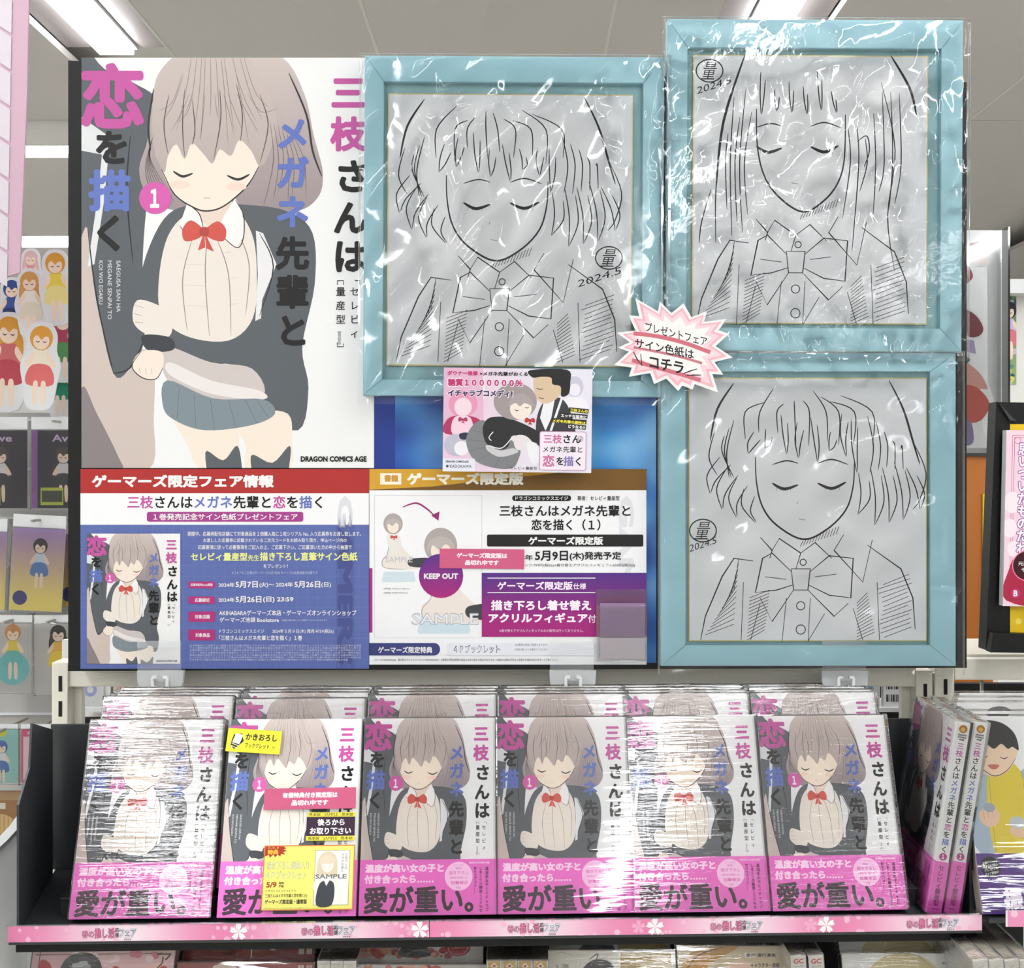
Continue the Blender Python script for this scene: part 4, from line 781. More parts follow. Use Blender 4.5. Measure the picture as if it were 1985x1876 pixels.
def comic(label, loc, rot, wrap='wrap_s', group='copies of the pink banded comic', yaw=None):
    t = thing('comic_book', label, 'book', loc, rot, group); ob = {}
    for n_, k_ in proto_parts:
        if k_ == 'band_art': ob[n_] = part(n_, BM[k_], None, ob['band'])
        else: ob[n_] = part(n_, BM[k_], None, t)
    if wrap: part('shrink_wrap', wrapped(BM['wrap'], wrap), None, t); part('wrap_pucker', wrapped(BM['pucker'], wrap if wrap != 'wrap_s' else 'wrap_m'), None, t)
    return t
TILT = R(-20.5); YAW = R(1.84)
# tray frame: point on the tray from pixel x along the front line, with depth offset
def front_Y(px, base): return base + (px - 1007) / 1898 * .0275
TZ = H - .3945
cols = [('leftmost column', 277, 'wrap_m'), ('second column from the left', 558, None), ('third column from the left', 829, 'wrap_s'), ('fourth column from the left', 1097, 'wrap_s'), ('fifth column from the left', 1363, 'wrap_m'), ('sixth column from the left', 1633, 'wrap_m')]
front_lbl = ['front comic wrapped in glaring rippled film, leftmost column of the tray', 'unwrapped front comic covered by yellow and pink notice cards', 'front comic in smooth film directly right of the one with notice cards', 'front comic with a white vertical glare stripe, fourth from the left', 'front comic in rippled film, fifth from the left', 'front comic with glare at its centre, rightmost of the six facing covers']
ordn = ['first', 'second', 'third', 'fourth']
for i, (cn, px, wr) in enumerate(cols):
    Yb = front_Y(px, 1.047) + .0075
    roll = R((1.2, 0, 0, 0, 0, 0)[i])
    comic(front_lbl[i], (xof(px, 1.05), Yb, TZ + .0026), (TILT, roll * 0, YAW + R((0, 0, 0, 0, .2, .3)[i])), wr)
    off = (12, 2, 2, 2, -6, -8)[i]
    for k in range(4):
        Y2 = Yb + .030 + k * .0150
        zz = TZ + .0185 - (.0028 if i in (1,) and k == 0 else 0)
        comic('wrapped comic, raised back row, %s from the front, %s' % (ordn[k], cn), (xof(px + off, 1.062) + (0, .001, -.0008, .0012)[k], Y2, zz), (TILT, 0, YAW + R((.2, -.3, .1, -.1)[k])), 'wrap_t' if (i + k) % 3 else 'wrap_m')
# side books standing spine forward
for k, (pxb, lb) in enumerate(((1818, 'leaning comic standing spine forward, cover towards the facing comics'), (1852, 'leaning comic standing spine forward, next to the purple banded comic'))):
    loc = Vector((xof(pxb, 1.052), 1.0525 + BW / 2 + .004, TZ + .0022))
    comic(lb, loc, (0, 0, 0), 'wrap_s', 'comics standing spine forward')
    root = [x for x in C.objects if x.get('label') == lb][0]
    root.rotation_mode = 'XYZ'; Mx = Matrix.Translation(loc) @ Matrix.Rotation(R(9), 4, 'Y') @ Matrix.Rotation(R(-92), 4, 'Z'); root.matrix_world = Mx

# tray
def tray_pt(px, Y): return xof(px, Y)
tr = thing('book_tray', 'charcoal metal tray with open left end holding the pink banded comics', 'tray', (0, 0, 0))
xL, xR = xof(50, 1.035), xof(1905, 1.04)
def yl(x, y): return y + (x) * .032        # yawed depth
def slab(x0, x1, y0, y1, z0, z1):
    bm = bmesh.new(); add_box(bm, x0, x1, y0, y1, z0, z1, .0008)
    for v in bm.verts: v.co.y = yl(v.co.x, v.co.y)
    return bm_mesh('slab', bm)
part('floor_plate', prism_z([(xL, yl(xL, 1.028)), (xR, yl(xR, 1.028)), (xR, 1.205), (xL - .034, 1.195)], TZ - .003, TZ), M['tray'], tr); part('back_plate', slab(xof(105, 1.19), xof(1790, 1.19), 1.196, 1.199, TZ, zof(1400, 1.19)), M['tray'], tr)
part('riser', slab(xof(150, 1.1), xof(1780, 1.1), 1.071, 1.19, TZ, TZ + .0158), M['blackp'], tr)
YL = yl(xL, 1.03)
pts = [(YL, TZ), (YL, zof(1560, YL)), (YL + .045, zof(1495, YL + .03)), (YL + .055, zof(1404, YL + .05)), (YL + .15, zof(1404, 1.19)), (YL + .15, TZ)]
part('end_panel', prism_x(pts, lambda y: xL - (y - YL) * .2, lambda y: xL - (y - YL) * .2 + .002), M['tray'], tr)
pts = [(1.06, TZ), (1.06, zof(1560, 1.06)), (1.2, zof(1404, 1.2)), (1.2, TZ)]
part('end_panel', prism_x(pts, xR - .004, xR), M['tray'], tr)
part('front_lip', slab(xof(34, 1.03), xof(1912, 1.03), 1.0255, 1.0275, TZ - .008, TZ + .007), M['tray'], tr)
# shelf edge strips
def d_strip(x0, x1, tiles):
    def f(a):
        a.rect(0, 0, a.w, a.h, lambda x, y: mixc((246, 226, 236), (234, 138, 180), .5 + .5 * math.sin((x + x0 - 320) / 395 * 2 * math.pi - math.pi / 2 + 1.2)), int(a.w / 12), 1)
        rg = random.Random(int(x0))
        for k in range(int(a.w / 22)): a.circle(rg.uniform(0, a.w), rg.choice([2, 30, 8, 26]), rg.uniform(3, 6), (246, 190, 214), n=10)
        for fx in (468, 533, 800, 815, 1238, 1270, 1575, 1605):
            if not x0 - 10 < fx < x1 + 10: continue
            big = fx in (468, 815, 1270, 1605); c = (252, 246, 249) if big else (243, 176, 206); r = 15 if big else 12; cx, cy = fx - x0, 16; a.l += 1
            for k in range(5):
                an = R(72 * k - 90); pt = lambda rr, d: (cx + rr * math.cos(an + d), cy + rr * math.sin(an + d))
                a.poly([(cx, cy), pt(r * .7, -.5), pt(r * 1.15, -.28), pt(r * 1.02, 0), pt(r * 1.15, .28), pt(r * .7, .5)], c, False, same=True)
        for lx in (220, 637, 1033, 1427, 1813):
            if x0 < lx < x1:
                x = lx - x0; o_ = (120, 96, 110)
                a.otext('春の', x - 49, 10, x - 27, 24, (246, 150, 186), o_, .0, .05, e=.7); a.otext('推し活', x - 25, 6, x + 12, 25, (244, 120, 170), (112, 84, 100), .01, .06, e=.8)
                a.text('応', x + 13, 5, x + 21, 14, (90, 84, 92), .03); a.text('援', x + 13, 15, x + 21, 24, (90, 84, 92), .03); a.otext('フェア', x + 22, 8, x + 52, 23, (240, 248, 252), (84, 110, 130), .0, .06, e=.8); a.text('2024', x + 30, 26, x + 44, 29, (90, 84, 92), .02)
    return f
def strip(label, px0, px1):
    xa, xb = xof(px0, 1.026), xof(px1, 1.026); w = px1 - px0; s = 1.026 / F
    t = thing('shelf_strip', label, 'label strip', ((xa + xb) / 2, yl((xa + xb) / 2, 1.0238), TZ - .0048), (0, 0, math.atan(.032)), 'pink shelf edge strips')
    part('strip', box(-w / 2 * s, w / 2 * s, 0, .0007, 0, 31 * s), M['paper'], t)
    a = Art(w, 31); d_strip(px0, px1, 0)(a); part('printed_artwork', a.mesh('strip_print', (-w / 2 * s, -.0001, 31 * s), s, step=8e-6), None, t)
    part('strip_edge', box(-w / 2 * s, w / 2 * s, -.0008, .0008, 31 * s, 31.8 * s + .0006), M['clear'], t)
strip('pink cherry blossom edge strip, long left piece below the comics', 30, 833); strip('pink cherry blossom edge strip, long right piece below the comics', 834, 1913)

# cards stuck on the second comic
s2 = 1.06 / F
root2 = [x for x in C.objects if x.get('label') == front_lbl[1]][0]
R2 = Matrix.Translation(root2.location) @ root2.rotation_euler.to_matrix().to_4x4()
def on_book(name, label, cat, x0, y0, x1, y1, draw, base, off, roll=0, thick=.0005, m='ink'):
    # pixel rectangle -> cover plane coordinates of the second comic
    def hit(px, py):
        d = Vector(((px - CX) / F, 1, -(py - CY) / F)); n = (R2.to_3x3() @ Vector((0, -1, 0))).normalized(); o = R2 @ Vector((0, -BT / 2 - off, 0)); cpos = Vector((0, 0, H))
        t_ = (o - cpos).dot(n) / d.dot(n); return R2.inverted() @ (cpos + d * t_)
    xa, xb, c = hit(x0, (y0 + y1) / 2), hit(x1, (y0 + y1) / 2), hit((x0 + x1) / 2, y1); tp = hit((x0 + x1) / 2, y0)
    w, h = xb.x - xa.x, tp.z - c.z
    t = thing(name, label, cat); t.matrix_world = R2 @ Matrix.Translation(((xa.x + xb.x) / 2, c.y, c.z)) @ Matrix.Rotation(R(roll), 4, 'Y')
    part('card', box(-w / 2, w / 2, 0, thick, 0, h), M[base], t)
    a = Art(x1 - x0, y1 - y0); draw(a); part('printed_artwork', a.mesh(name, (-w / 2, -.0001, h), w / a.w, h / a.h, step=6e-6, m=M[m]), None, t)
def d_yl(a):
    a.rect(0, 0, a.w, a.h, (246, 232, 54)); a.poly([(8, 32), (12, 12), (28, 9), (33, 24), (16, 40)], (40, 38, 30), False); a.poly([(11, 27), (16, 9), (31, 12), (25, 30)], (246, 246, 240), False); a.lines([[(10, 29), (24, 33)], [(9, 33), (22, 38)]], 1.2, (245, 245, 240), 1, False)
    a.text('かきおろし', 36, 8, 97, 21, (30, 30, 24), .035); a.text('ブッククレット', 36, 26, 84, 36, (30, 30, 24), .02); a.text('付', 89, 30, 95, 36, (60, 60, 30), 0)
on_book('notice_label', 'small yellow label with booklet icon on the second comic', 'label', 438, 1414, 543, 1459, d_yl, 'ylab', .0042, 4)
on_book('notice_label', 'pink sold out label stuck on the second comic', 'label', 512, 1527, 690, 1568, d_notice('有償特典付き限定版は', '品切れ中です'), 'pinkb', .0042, -.5)
def d_sm(a):
    a.rect(0, 0, a.w, a.h, (52, 22, 52))
    for y in (0, a.h - 9): a.rect(0, y, a.w, y + 9, (232, 222, 70)); a.text('見本誌', 4, y + 1.5, 26, y + 7.5, BK, .01); a.text('SAMPLE', 34, y + 1.5, 60, y + 7.5, (90, 84, 30), .0); a.text('見本誌', 67, y + 1.5, 90, y + 7.5, BK, .01)
    a.text('後ろから', 21, 13, 74, 26, WH, .04); a.text('お取り下さい', 7, 30, 87, 43, WH, .04)
on_book('sample_card', 'dark purple sample copy card with yellow strips on the second comic', 'label', 594, 1574, 688, 1629, d_sm, 'ylab', .0022)
def d_pop(a):
    a.rect(0, 0, a.w, a.h, (226, 130, 60)); a.rect(2, 2, a.w - 2, a.h - 2, (244, 238, 122))
    a.poly([(2, 2), (38, 2), (43, 6), (38, 8), (45, 11), (37, 13), (42, 18), (33, 17), (32, 22), (27, 18), (22, 23), (18, 18), (12, 24), (9, 18), (2, 22)], (176, 52, 20), False)
    a.text('ゲーマーズ', 7, 3, 28, 7, (244, 210, 110), .03); a.text('特典', 7, 8, 28, 18, (250, 190, 50), .05)
    a.otext('描き下ろし漫画入り', 8, 32, 88, 46, (246, 246, 220), (140, 144, 80), .0, .035, e=.7); a.otext('４Ｐブックレット', 8, 51, 84, 65, (246, 246, 220), (140, 144, 80), .0, .035, e=.7)
    a.text('5/9', 8, 71, 28, 82, (170, 70, 20), .04); a.text('発売', 32, 71, 42, 76, (90, 50, 20), .03); a.text('予定', 32, 77, 42, 82, (90, 50, 20), .03)
    a.text('ドラゴンコミックスエイジ', 8, 86, 66, 91, (60, 50, 20), .0); a.text('三枝さんはメガネ先輩と恋を描く(1)', 7, 94, 88, 102, BK, .01); a.text('ゲーマーズ限定版・通常版', 7, 105, 88, 114, BK, .03); a.text('※特典は数に限りがございますので無くなり次第終了とさせていただきます。', 5, 121, 118, 123, (120, 110, 50), 0)
    a.rect(100, 10, 168, 117, (150, 150, 120)); a.rect(101, 11, 167, 116, (242, 242, 236))
    a.poly([(104, 60), (108, 25), (125, 12), (142, 25), (144, 60), (136, 62), (112, 64)], (222, 208, 178)); a.poly([(114, 30), (136, 30), (134, 48), (124, 54), (115, 46)], (246, 234, 224)); a.poly([(110, 28), (124, 18), (140, 28), (136, 36), (112, 36)], (230, 216, 188)); a.lines([[(117, 41), (121, 43)], [(128, 43), (132, 41)]], 1, LN)
    a.poly([(106, 62), (140, 62), (146, 86), (102, 90)], (244, 238, 232)); a.poly([(112, 74), (138, 74), (136, 116), (106, 116)], (58, 62, 68)); a.poly([(116, 62), (134, 62), (124, 80)], WH, False)
    a.vtext('三枝さんは', 158, 16, 6, (90, 60, 90), 0, 6.4); a.vtext('メガネ先輩と', 151, 16, 6, (90, 60, 90), 0, 6.4); a.text('SAMPLE', 102, 57, 163, 66, (120, 120, 118), .03)
on_book('notice_card', 'large yellow bonus booklet card at the foot of the second comic', 'card', 509, 1638, 686, 1764, d_pop, 'ycard', .0050, 0, .0008)

# ------------------------------------------------------------------ right neighbour: comic with purple band, its stack
def lean_book(label, px0, px1, ytop, ybot, Yb, Yt, draw, pageT=.014, wrap='wrap_s', aw=None, ah=None, group=None, cat='book'):
    """a facing comic whose cover spans the given pixels (bottom at depth Yb, top at depth Yt)"""
    xb0, xb1 = xof(px0, Yb), xof(px1, Yb); zb, zt = zof(ybot, Yb), zof(ytop, Yt); w = xb1 - xb0; L = math.hypot(zt - zb, Yt - Yb); an = math.atan2(Yt - Yb, zt - zb)
    t = thing('comic_book', label, cat, ((xb0 + xb1) / 2, Yb, zb), (-an, 0, 0), group)
    part('pages', box(-w / 2 + .001, w / 2 - .001, .0006, pageT, .001, L - .001), M['pages'], t)
    bm = bmesh.new(); add_box(bm, -w / 2, w / 2, 0, .0006, 0, L); add_box(bm, -w / 2, w / 2, pageT, pageT + .0006, 0, L); add_box(bm, w / 2 - .0006, w / 2, 0, pageT, 0, L)
    part('cover', bm_mesh('cover', bm), M['cover'], t)
    a = Art(aw or (px1 - px0), ah or (ybot - ytop)); draw(a); part('printed_artwork', a.mesh('cover_print', (-w / 2, -.0001, L), w / a.w, L / a.h, step=6e-6, m=M['inkg']), None, t)
    if wrap: part('shrink_wrap', box(-w / 2 - .001, w / 2 + .001, -.0012, pageT + .0012, 0, L + .002, .001), M[wrap], t)
    return t
def d_boy(a):
    a.rect(0, 0, 270, 385, (240, 240, 240)); g = lambda *p: p
    a.poly([(10, 270), (8, 160), (14, 120), (40, 100), (90, 120), (130, 100), (165, 120), (175, 160), (175, 275)], (172, 190, 204)); a.poly([(45, 110), (110, 110), (112, 275), (40, 275)], (226, 206, 60)); a.lines([[(45, 112), (40, 275)], [(112, 112), (114, 275)]], 1.5, LN)
    a.poly([(30, 70), (22, 105), (60, 122), (95, 100), (98, 70)], (232, 204, 176)); a.poly([(12, 60), (20, 90), (40, 112), (60, 120), (85, 108), (104, 84), (108, 55), (60, 35)], (238, 214, 188)); a.lines([[(14, 68), (22, 92), (42, 113), (60, 120), (84, 108), (104, 84)]], 1.6, LN)
    a.poly([(8, 70), (6, 40), (22, 16), (50, 8), (85, 14), (108, 36), (112, 68), (100, 62), (90, 66), (78, 56), (62, 66), (46, 56), (32, 68), (20, 58)], (30, 30, 32)); a.lines([[(32, 80), (40, 84), (48, 80)], [(72, 82), (80, 86), (88, 82)]], 2, LN); a.poly([(46, 98), (68, 98), (62, 106), (52, 106)], (190, 110, 96)); a.lines([[(58, 86), (60, 92)]], 1.2, (160, 110, 90))
    a.poly([(18, 190), (40, 180), (56, 192), (52, 212), (34, 220), (18, 208)], (232, 200, 174)); a.lines([[(24, 186), (26, 204)], [(33, 183), (35, 203)], [(43, 184), (44, 202)]], 1.3, LN); a.circle(38, 182, 12, (160, 172, 186), 9)
    a.circle(90, 212, 16, (196, 204, 208), 13); a.poly([(72, 224), (92, 222), (120, 232), (100, 240), (80, 236)], (232, 200, 174))
    a.rect(0, 270, 270, 385, (92, 46, 140)); a.circle(26, 296, 20, (30, 24, 36))
    for k, t_ in enumerate(('店舗サイン入り', 'アクリルパネル', 'プレゼント', 'フェア開催中')): a.text(t_, 11 + k, 284 + k * 7, 41, 289 + k * 7, WH, .02, tf=lambda x, y: (x, y - (x - 26) * .18))
    a.text('振', 44, 334, 82, 376, (248, 238, 250), .05)
lean_book('shrink-wrapped comic with yellow shirted youth and purple band at right edge', 1905, 2165, 1388, 1772, 1.035, 1.09, d_boy, wrap='wrap_s')
for k in range(4): lean_book('wrapped white comic stacked behind the purple banded one, %s from the front' % ordn[k], 1880 + k * 2, 2140, 1378 - k * 9 - (8 if k else 0), 1720, 1.075 + k * .017, 1.11 + k * .017, (lambda a: (a.rect(0, 0, a.w, a.h, (240, 240, 240)), a.circle(84, 22, 26, (52, 52, 54), 14))), wrap='wrap_t', group='white comics behind the purple banded comic')
t = thing('book_tray', 'charcoal tray at right edge under the purple banded comic', 'tray', (0, 0, 0)); part('floor_plate', box(xof(1918, 1.03), .52, 1.03, 1.2, zof(1776, 1.035) - .004, zof(1776, 1.035) - .0008), M['tray'], t); part('back_plate', box(xof(1925, 1.19), .52, 1.20, 1.203, zof(1776, 1.035), 1.24), M['tray'], t)
s = 1.018 / F; t = thing('shelf_strip', 'short pink edge strip at the right edge under the purple banded comic', 'label strip', P(2040, 1796, 1.018), (0, 0, 0), 'pink shelf edge strips'); part('strip', box(-90 * s, 90 * s, 0, .0008, 0, 31 * s), M['paper'], t)
a = Art(180, 31); a.rect(0, 0, 3, 31, WH); a.rect(3, 0, 180, 31, (236, 150, 190)); a.circle(16, 6, 7, (247, 196, 216)); a.circle(40, 26, 5, (247, 196, 216)); a.circle(70, 10, 6, (247, 196, 216)); part('printed_artwork', a.mesh('p', (-90 * s, -.0001, 31 * s), s), None, t)

# ------------------------------------------------------------------ lower shelf
lt = thing('book_tray', 'dark lower tray holding assorted comics beneath the pink strip', 'tray', (0, 0, 0))
part('floor_plate', box(-.47, .52, .98, 1.228, .878, .882), M['tray'], lt); part('back_plate', box(-.47, .52, 1.224, 1.229, .882, 1.085), M['dark'], lt)
part('valance', slab(xof(34, 1.03), xof(1912, 1.03), 1.04, 1.045, TZ - .02, TZ - .0035), M['dark'], tr)
t = thing('white_bin', 'white curved side wall of a display bin, lower left corner', 'bin', (0, 0, 0))
bm = bmesh.new(); rowsb = []
for k in range(7):
    f = k / 6; yy = .93 + .26 * f; px_top = 40 + 16 * math.sin(f * 1.57); 
    xx = -.445 - .05 * (f - .5) ** 2 - .03 * f; rowsb.append((xx, yy))
rb = [(x, y) for x, y in rowsb]; 
part('side_wall', prism_z(rb + [(x - .004, y) for x, y in rb[::-1]], .9, zof(1618, 1.09)), M['bin'], t); part('rim', prism_z([(x + .002, y) for x, y in rb] + [(x - .008, y) for x, y in rb[::-1]], zof(1618, 1.09), zof(1618, 1.09) + .004), M['white'], t)
part('bottom', box(-.56, -.445, .93, 1.19, .895, .9), M['white'], t)
def d_flower(a):     # pink cover with dark haired silhouette and petals
    a.rect(0, 0, a.w, a.h, (236, 198, 198)); rg = random.Random(7)
    a.lines([[(5, 10), (a.w - 10, 6)], [(14, 0), (14, 90)]], 1.5, (60, 40, 44), 1, False)
    for k in range(26): x, y = rg.uniform(110, a.w - 10), rg.uniform(0, 120); a.circle(x, y, rg.uniform(4, 12), rg.choice([(246, 226, 226), (226, 130, 150), (244, 206, 190), (200, 60, 70)]), n=9)
    a.poly([(20, 20), (36, 30), (40, 50), (22, 48), (14, 34)], (196, 50, 56)); a.poly([(50, 90), (56, 40), (70, 14), (96, 4), (126, 16), (140, 50), (144, 95)], (36, 34, 38)); a.poly([(78, 30), (104, 22), (120, 44), (106, 52), (92, 44), (82, 56)], (128, 132, 130), False); a.text('ア', 240, 6, 268, 40, (36, 30, 32), .0)
def d_red(a):
    a.rect(0, 0, a.w, a.h, (150, 50, 44)); 
    for k in range(6): an = R(-160 + k * 28); a.circle(92 + 22 * math.cos(an), 28 + 20 * math.sin(an), 9, (222, 200, 186), n=10); 
    for k in range(5): an = R(-160 + k * 28); a.circle(196 + 16 * math.cos(an), 34 + 14 * math.sin(an), 7, (222, 200, 186), n=10)
    a.rect(137, 8, 139, 60, (222, 200, 186)); a.circle(92, 40, 14, (120, 34, 32)); 
    for x in (234, 250): a.rect(x, 6, x + 11, 48, (226, 206, 196)); a.text('花' if x == 234 else '園', x + 2, 8, x + 9, 18, (110, 30, 30), 0); a.text('物' if x == 234 else '語', x + 2, 24, x + 9, 34, (110, 30, 30), 0)
    a.rect(0, 0, a.w, a.h, (150, 50, 44)) if False else None
def d_coral(a):
    a.rect(0, 0, a.w, a.h, (204, 200, 192)); rg = random.Random(9)
    for k in range(60): x = rg.uniform(20, 200); a.circle(x, rg.uniform(0, 60), rg.uniform(3, 12), rg.choice([(176, 62, 58), (206, 110, 100), (220, 170, 150), (190, 84, 74), (214, 150, 110)]), n=9)
    a.poly([(92, 60), (100, 26), (120, 12), (140, 22), (154, 60)], (40, 34, 32)); a.circle(210, 34, 26, (176, 30, 44)); a.ring(210, 36, 20, 1.6, (226, 140, 140))
def d_gold(a):
    a.rect(0, 0, a.w, a.h, (212, 208, 196)); a.rect(140, 4, a.w - 8, 70, (176, 150, 66)); a.poly([(60, 70), (70, 36), (92, 20), (120, 26), (136, 60), (134, 80)], (38, 38, 46)); a.lines([[(80, 20), (96, 8), (92, 24)], [(96, 22), (116, 12)]], 2.5, (38, 38, 46)); a.text('2 簿', 14, 30, 40, 42, (80, 76, 70), .0); 
    a.lines([[(8, 10), (30, 4), (50, 14)], [(12, 60), (30, 50), (50, 58)]], 2, (196, 180, 150))
def d_mix(a):
    a.rect(0, 0, a.w, a.h, (206, 190, 158)); a.poly([(0, 70), (20, 20), (70, 0), (120, 0), (60, 40), (30, 90)], (196, 150, 60)); a.lines([[(10, 60), (40, 20), (90, 2)]], 3, (130, 90, 30)); a.circle(120, 60, 30, (226, 196, 176)); a.rect(208, 0, a.w, a.h, (62, 82, 116)); a.lines([[(215, 12), (215, 60)], [(224, 6), (224, 30)], [(236, 14), (232, 50)], [(246, 10), (256, 40), (262, 60)]], 3, (206, 214, 224), 1)
    a.rect(130, 14, 150, 24, (236, 230, 220)); a.text('原作 連行漢魚', 133, 15, 190, 23, (50, 40, 36), .03); a.text('キャラクター原案', 140, 36, 196, 46, (60, 50, 44), .03); a.text('都市大樹', 132, 52, 190, 62, (60, 50, 44), .03)
def d_moon(a):
    a.rect(0, 0, a.w, a.h, (216, 215, 210)); a.circle(118, 76, 78, (198, 184, 140)); a.lines([[(150, 6), (200, 60)]], 1, (150, 140, 120), 1, False); a.circle(196, 22, 3, (150, 146, 140), n=8); a.text('Y.', 224, 16, 236, 30, (50, 48, 46), .02); a.lines([[(242, 10), (242, 44)]], 1.2, (90, 88, 84), 1, False)
low = [('pink floral comic with dark haired figure, lowest left', 66, 340, 1842, 1822, d_flower, 'wrap_m', 'lowest left pink floral comic'), ('dark red comic with pale flower emblem on the lower tray', 345, 610, 1866, 1824, d_red, 'wrap_s', ''),
       ('grey comic with coral blossoms on the lower tray', 680, 942, 1870, 1819, d_coral, 'wrap_m', ''), ('cream and gold comic on the lower tray below the fourth column', 1062, 1308, 1842, 1810, d_gold, 'wrap_m', ''),
       ('tan and slate blue comic on the lower tray', 1312, 1562, 1834, 1806, d_mix, 'wrap_m', ''), ('pale comic with a beige disc and letter Y on the lower tray', 1630, 1871, 1848, 1812, d_moon, 'wrap_m', '')]
for lb, x0, x1, yt, yt2, dr, wr, _ in low:
    w = x1 - x0; cx_ = (x0 + x1) / 2; cc = lambda x, k: 1007 + (x - 1007) * k
    lean_book(lb, cc(x0, 1.05), cc(x1, 1.05), yt, 2180, 1.025, 1.075, dr, wrap=wr, aw=w, ah=370)
    lean_book(lb.replace(' on the lower tray', '').replace(', lowest left', '') + ', raised copy just behind its twin', cc(x0 + 4, 1.03), cc(x1 - 6, 1.03), yt2 - 6, 2070, 1.062, 1.112, dr, wrap='wrap_t', aw=w, ah=370)
def stand_book(label, px, Yf, ztop, w, lean, spine, group):
    t = thing('comic_book', label, 'book', (xof(px, Yf), Yf, .883), (0, R(lean), 0), group); hgt = ztop - .883
    part('pages', box(-w / 2 + .0006, w / 2 - .0006, .002, .118, 0, hgt - .001), M['pages'], t)
    bm = bmesh.new(); add_box(bm, -w / 2, -w / 2 + .0006, 0, .12, 0, hgt); add_box(bm, w / 2 - .0006, w / 2, 0, .12, 0, hgt); add_box(bm, -w / 2, w / 2, -.0002, .0006, 0, hgt, .0003); part('cover', bm_mesh('c', bm), M['cover'], t)
    a = Art(26, 60); a.rect(1, 0, 25, 60, (226, 222, 214)); spine(a); part('spine_print', a.mesh('sp', (-w / 2, -.0004, hgt), w / 26, step=1e-5), None, t)
    part('shrink_wrap', box(-w / 2 - .0006, w / 2 + .0006, -.0014, .121, 0, hgt + .0018, .0008), M['wrap_t'], t)
def sp_gold(a): a.rect(2, 0, 24, 60, (196, 160, 80)); a.poly([(6, 10), (13, 3), (20, 10), (13, 14)], (240, 230, 200), False); a.circle(13, 9, 2.5, (180, 60, 50))
def sp_gc(a): a.text('GC', 4, 4, 22, 13, (200, 90, 90), .05); a.text('コミックス', 5, 16, 21, 19, BK, .02)
def sp_plain(a): a.lines([[(8, 14), (18, 10)], [(10, 20), (18, 24)]], 1.5, (70, 68, 66))
n5 = ['leftmost', 'second from left', 'third from left', 'rightmost']
for k in range(3): stand_book('grey spined comic standing between the red and coral lower comics, %s' % ('left one', 'middle one', 'right one')[k], 628 + k * 25, 1.045, zof(1862, 1.045), .0112, 0, sp_plain, 'upright grey comics on the lower tray')
for k in range(4): stand_book('gold spined comic standing before the cream lower comic, %s of four' % n5[k], 958 + k * 30, 1.04, zof(1862, 1.04), .0128, 0, sp_gold, 'gold spined comics on the lower tray')
for k in range(2): stand_book('upright comic with lettered pale spine, %s one of the pair' % ('left', 'right')[k], 1578 + k * 34, 1.03, zof(1852, 1.03), .0130, -4, sp_gc, 'pale spined comics on the lower tray')
for k in range(4): stand_book('upright white spined comic in the lower right corner, %s of four' % n5[k], 1950 + k * 30, 1.0, zof(1858, 1.0), .0125, -6, sp_plain, 'white spined comics at lower right')

# ------------------------------------------------------------------ left background: banner and hanging goods
YG = 1.9
t = thing('banner', 'pale pink banner with a grid of white cells, upper left corner', 'banner', (0, 0, 0))
Yn = 1.75; zz = lambda x, y: (xof(x, Yn), zof(y, Yn))
part('panel', prism([zz(-300, -60), zz(57, -60), zz(52, 180), zz(38, 528), zz(-300, 640)], Yn, Yn + .004), M['pinkp'], t)
for k in range(9):
    y0 = -70 + k * 70; sl = .66
    xr = lambda y: 24 - y * .018; pts = [(xr(y0) - 80, y0 - 80 * sl), (xr(y0), y0 + 3), (xr(y0 + 66), y0 + 66), (xr(y0 + 66) - 80, y0 + 66 - 80 * sl)]
    part('cell', prism([zz(*p) for p in pts], Yn - .0015, Yn), M['whitep'], t)
def goods_panel(): 
    t = thing('goods_wall', 'grey slat panel behind the hanging character goods at left', 'panel', (0, 0, 0))
    part('panel', pxbox(-420, 800, 700, 1900, YG + .1, .02), M['grey'], t)
    for k in range(8): part('slat', pxbox(-420, 812 + k * 95, 700, 816 + k * 95, YG + .094, .006), M['white'], t)
goods_panel()
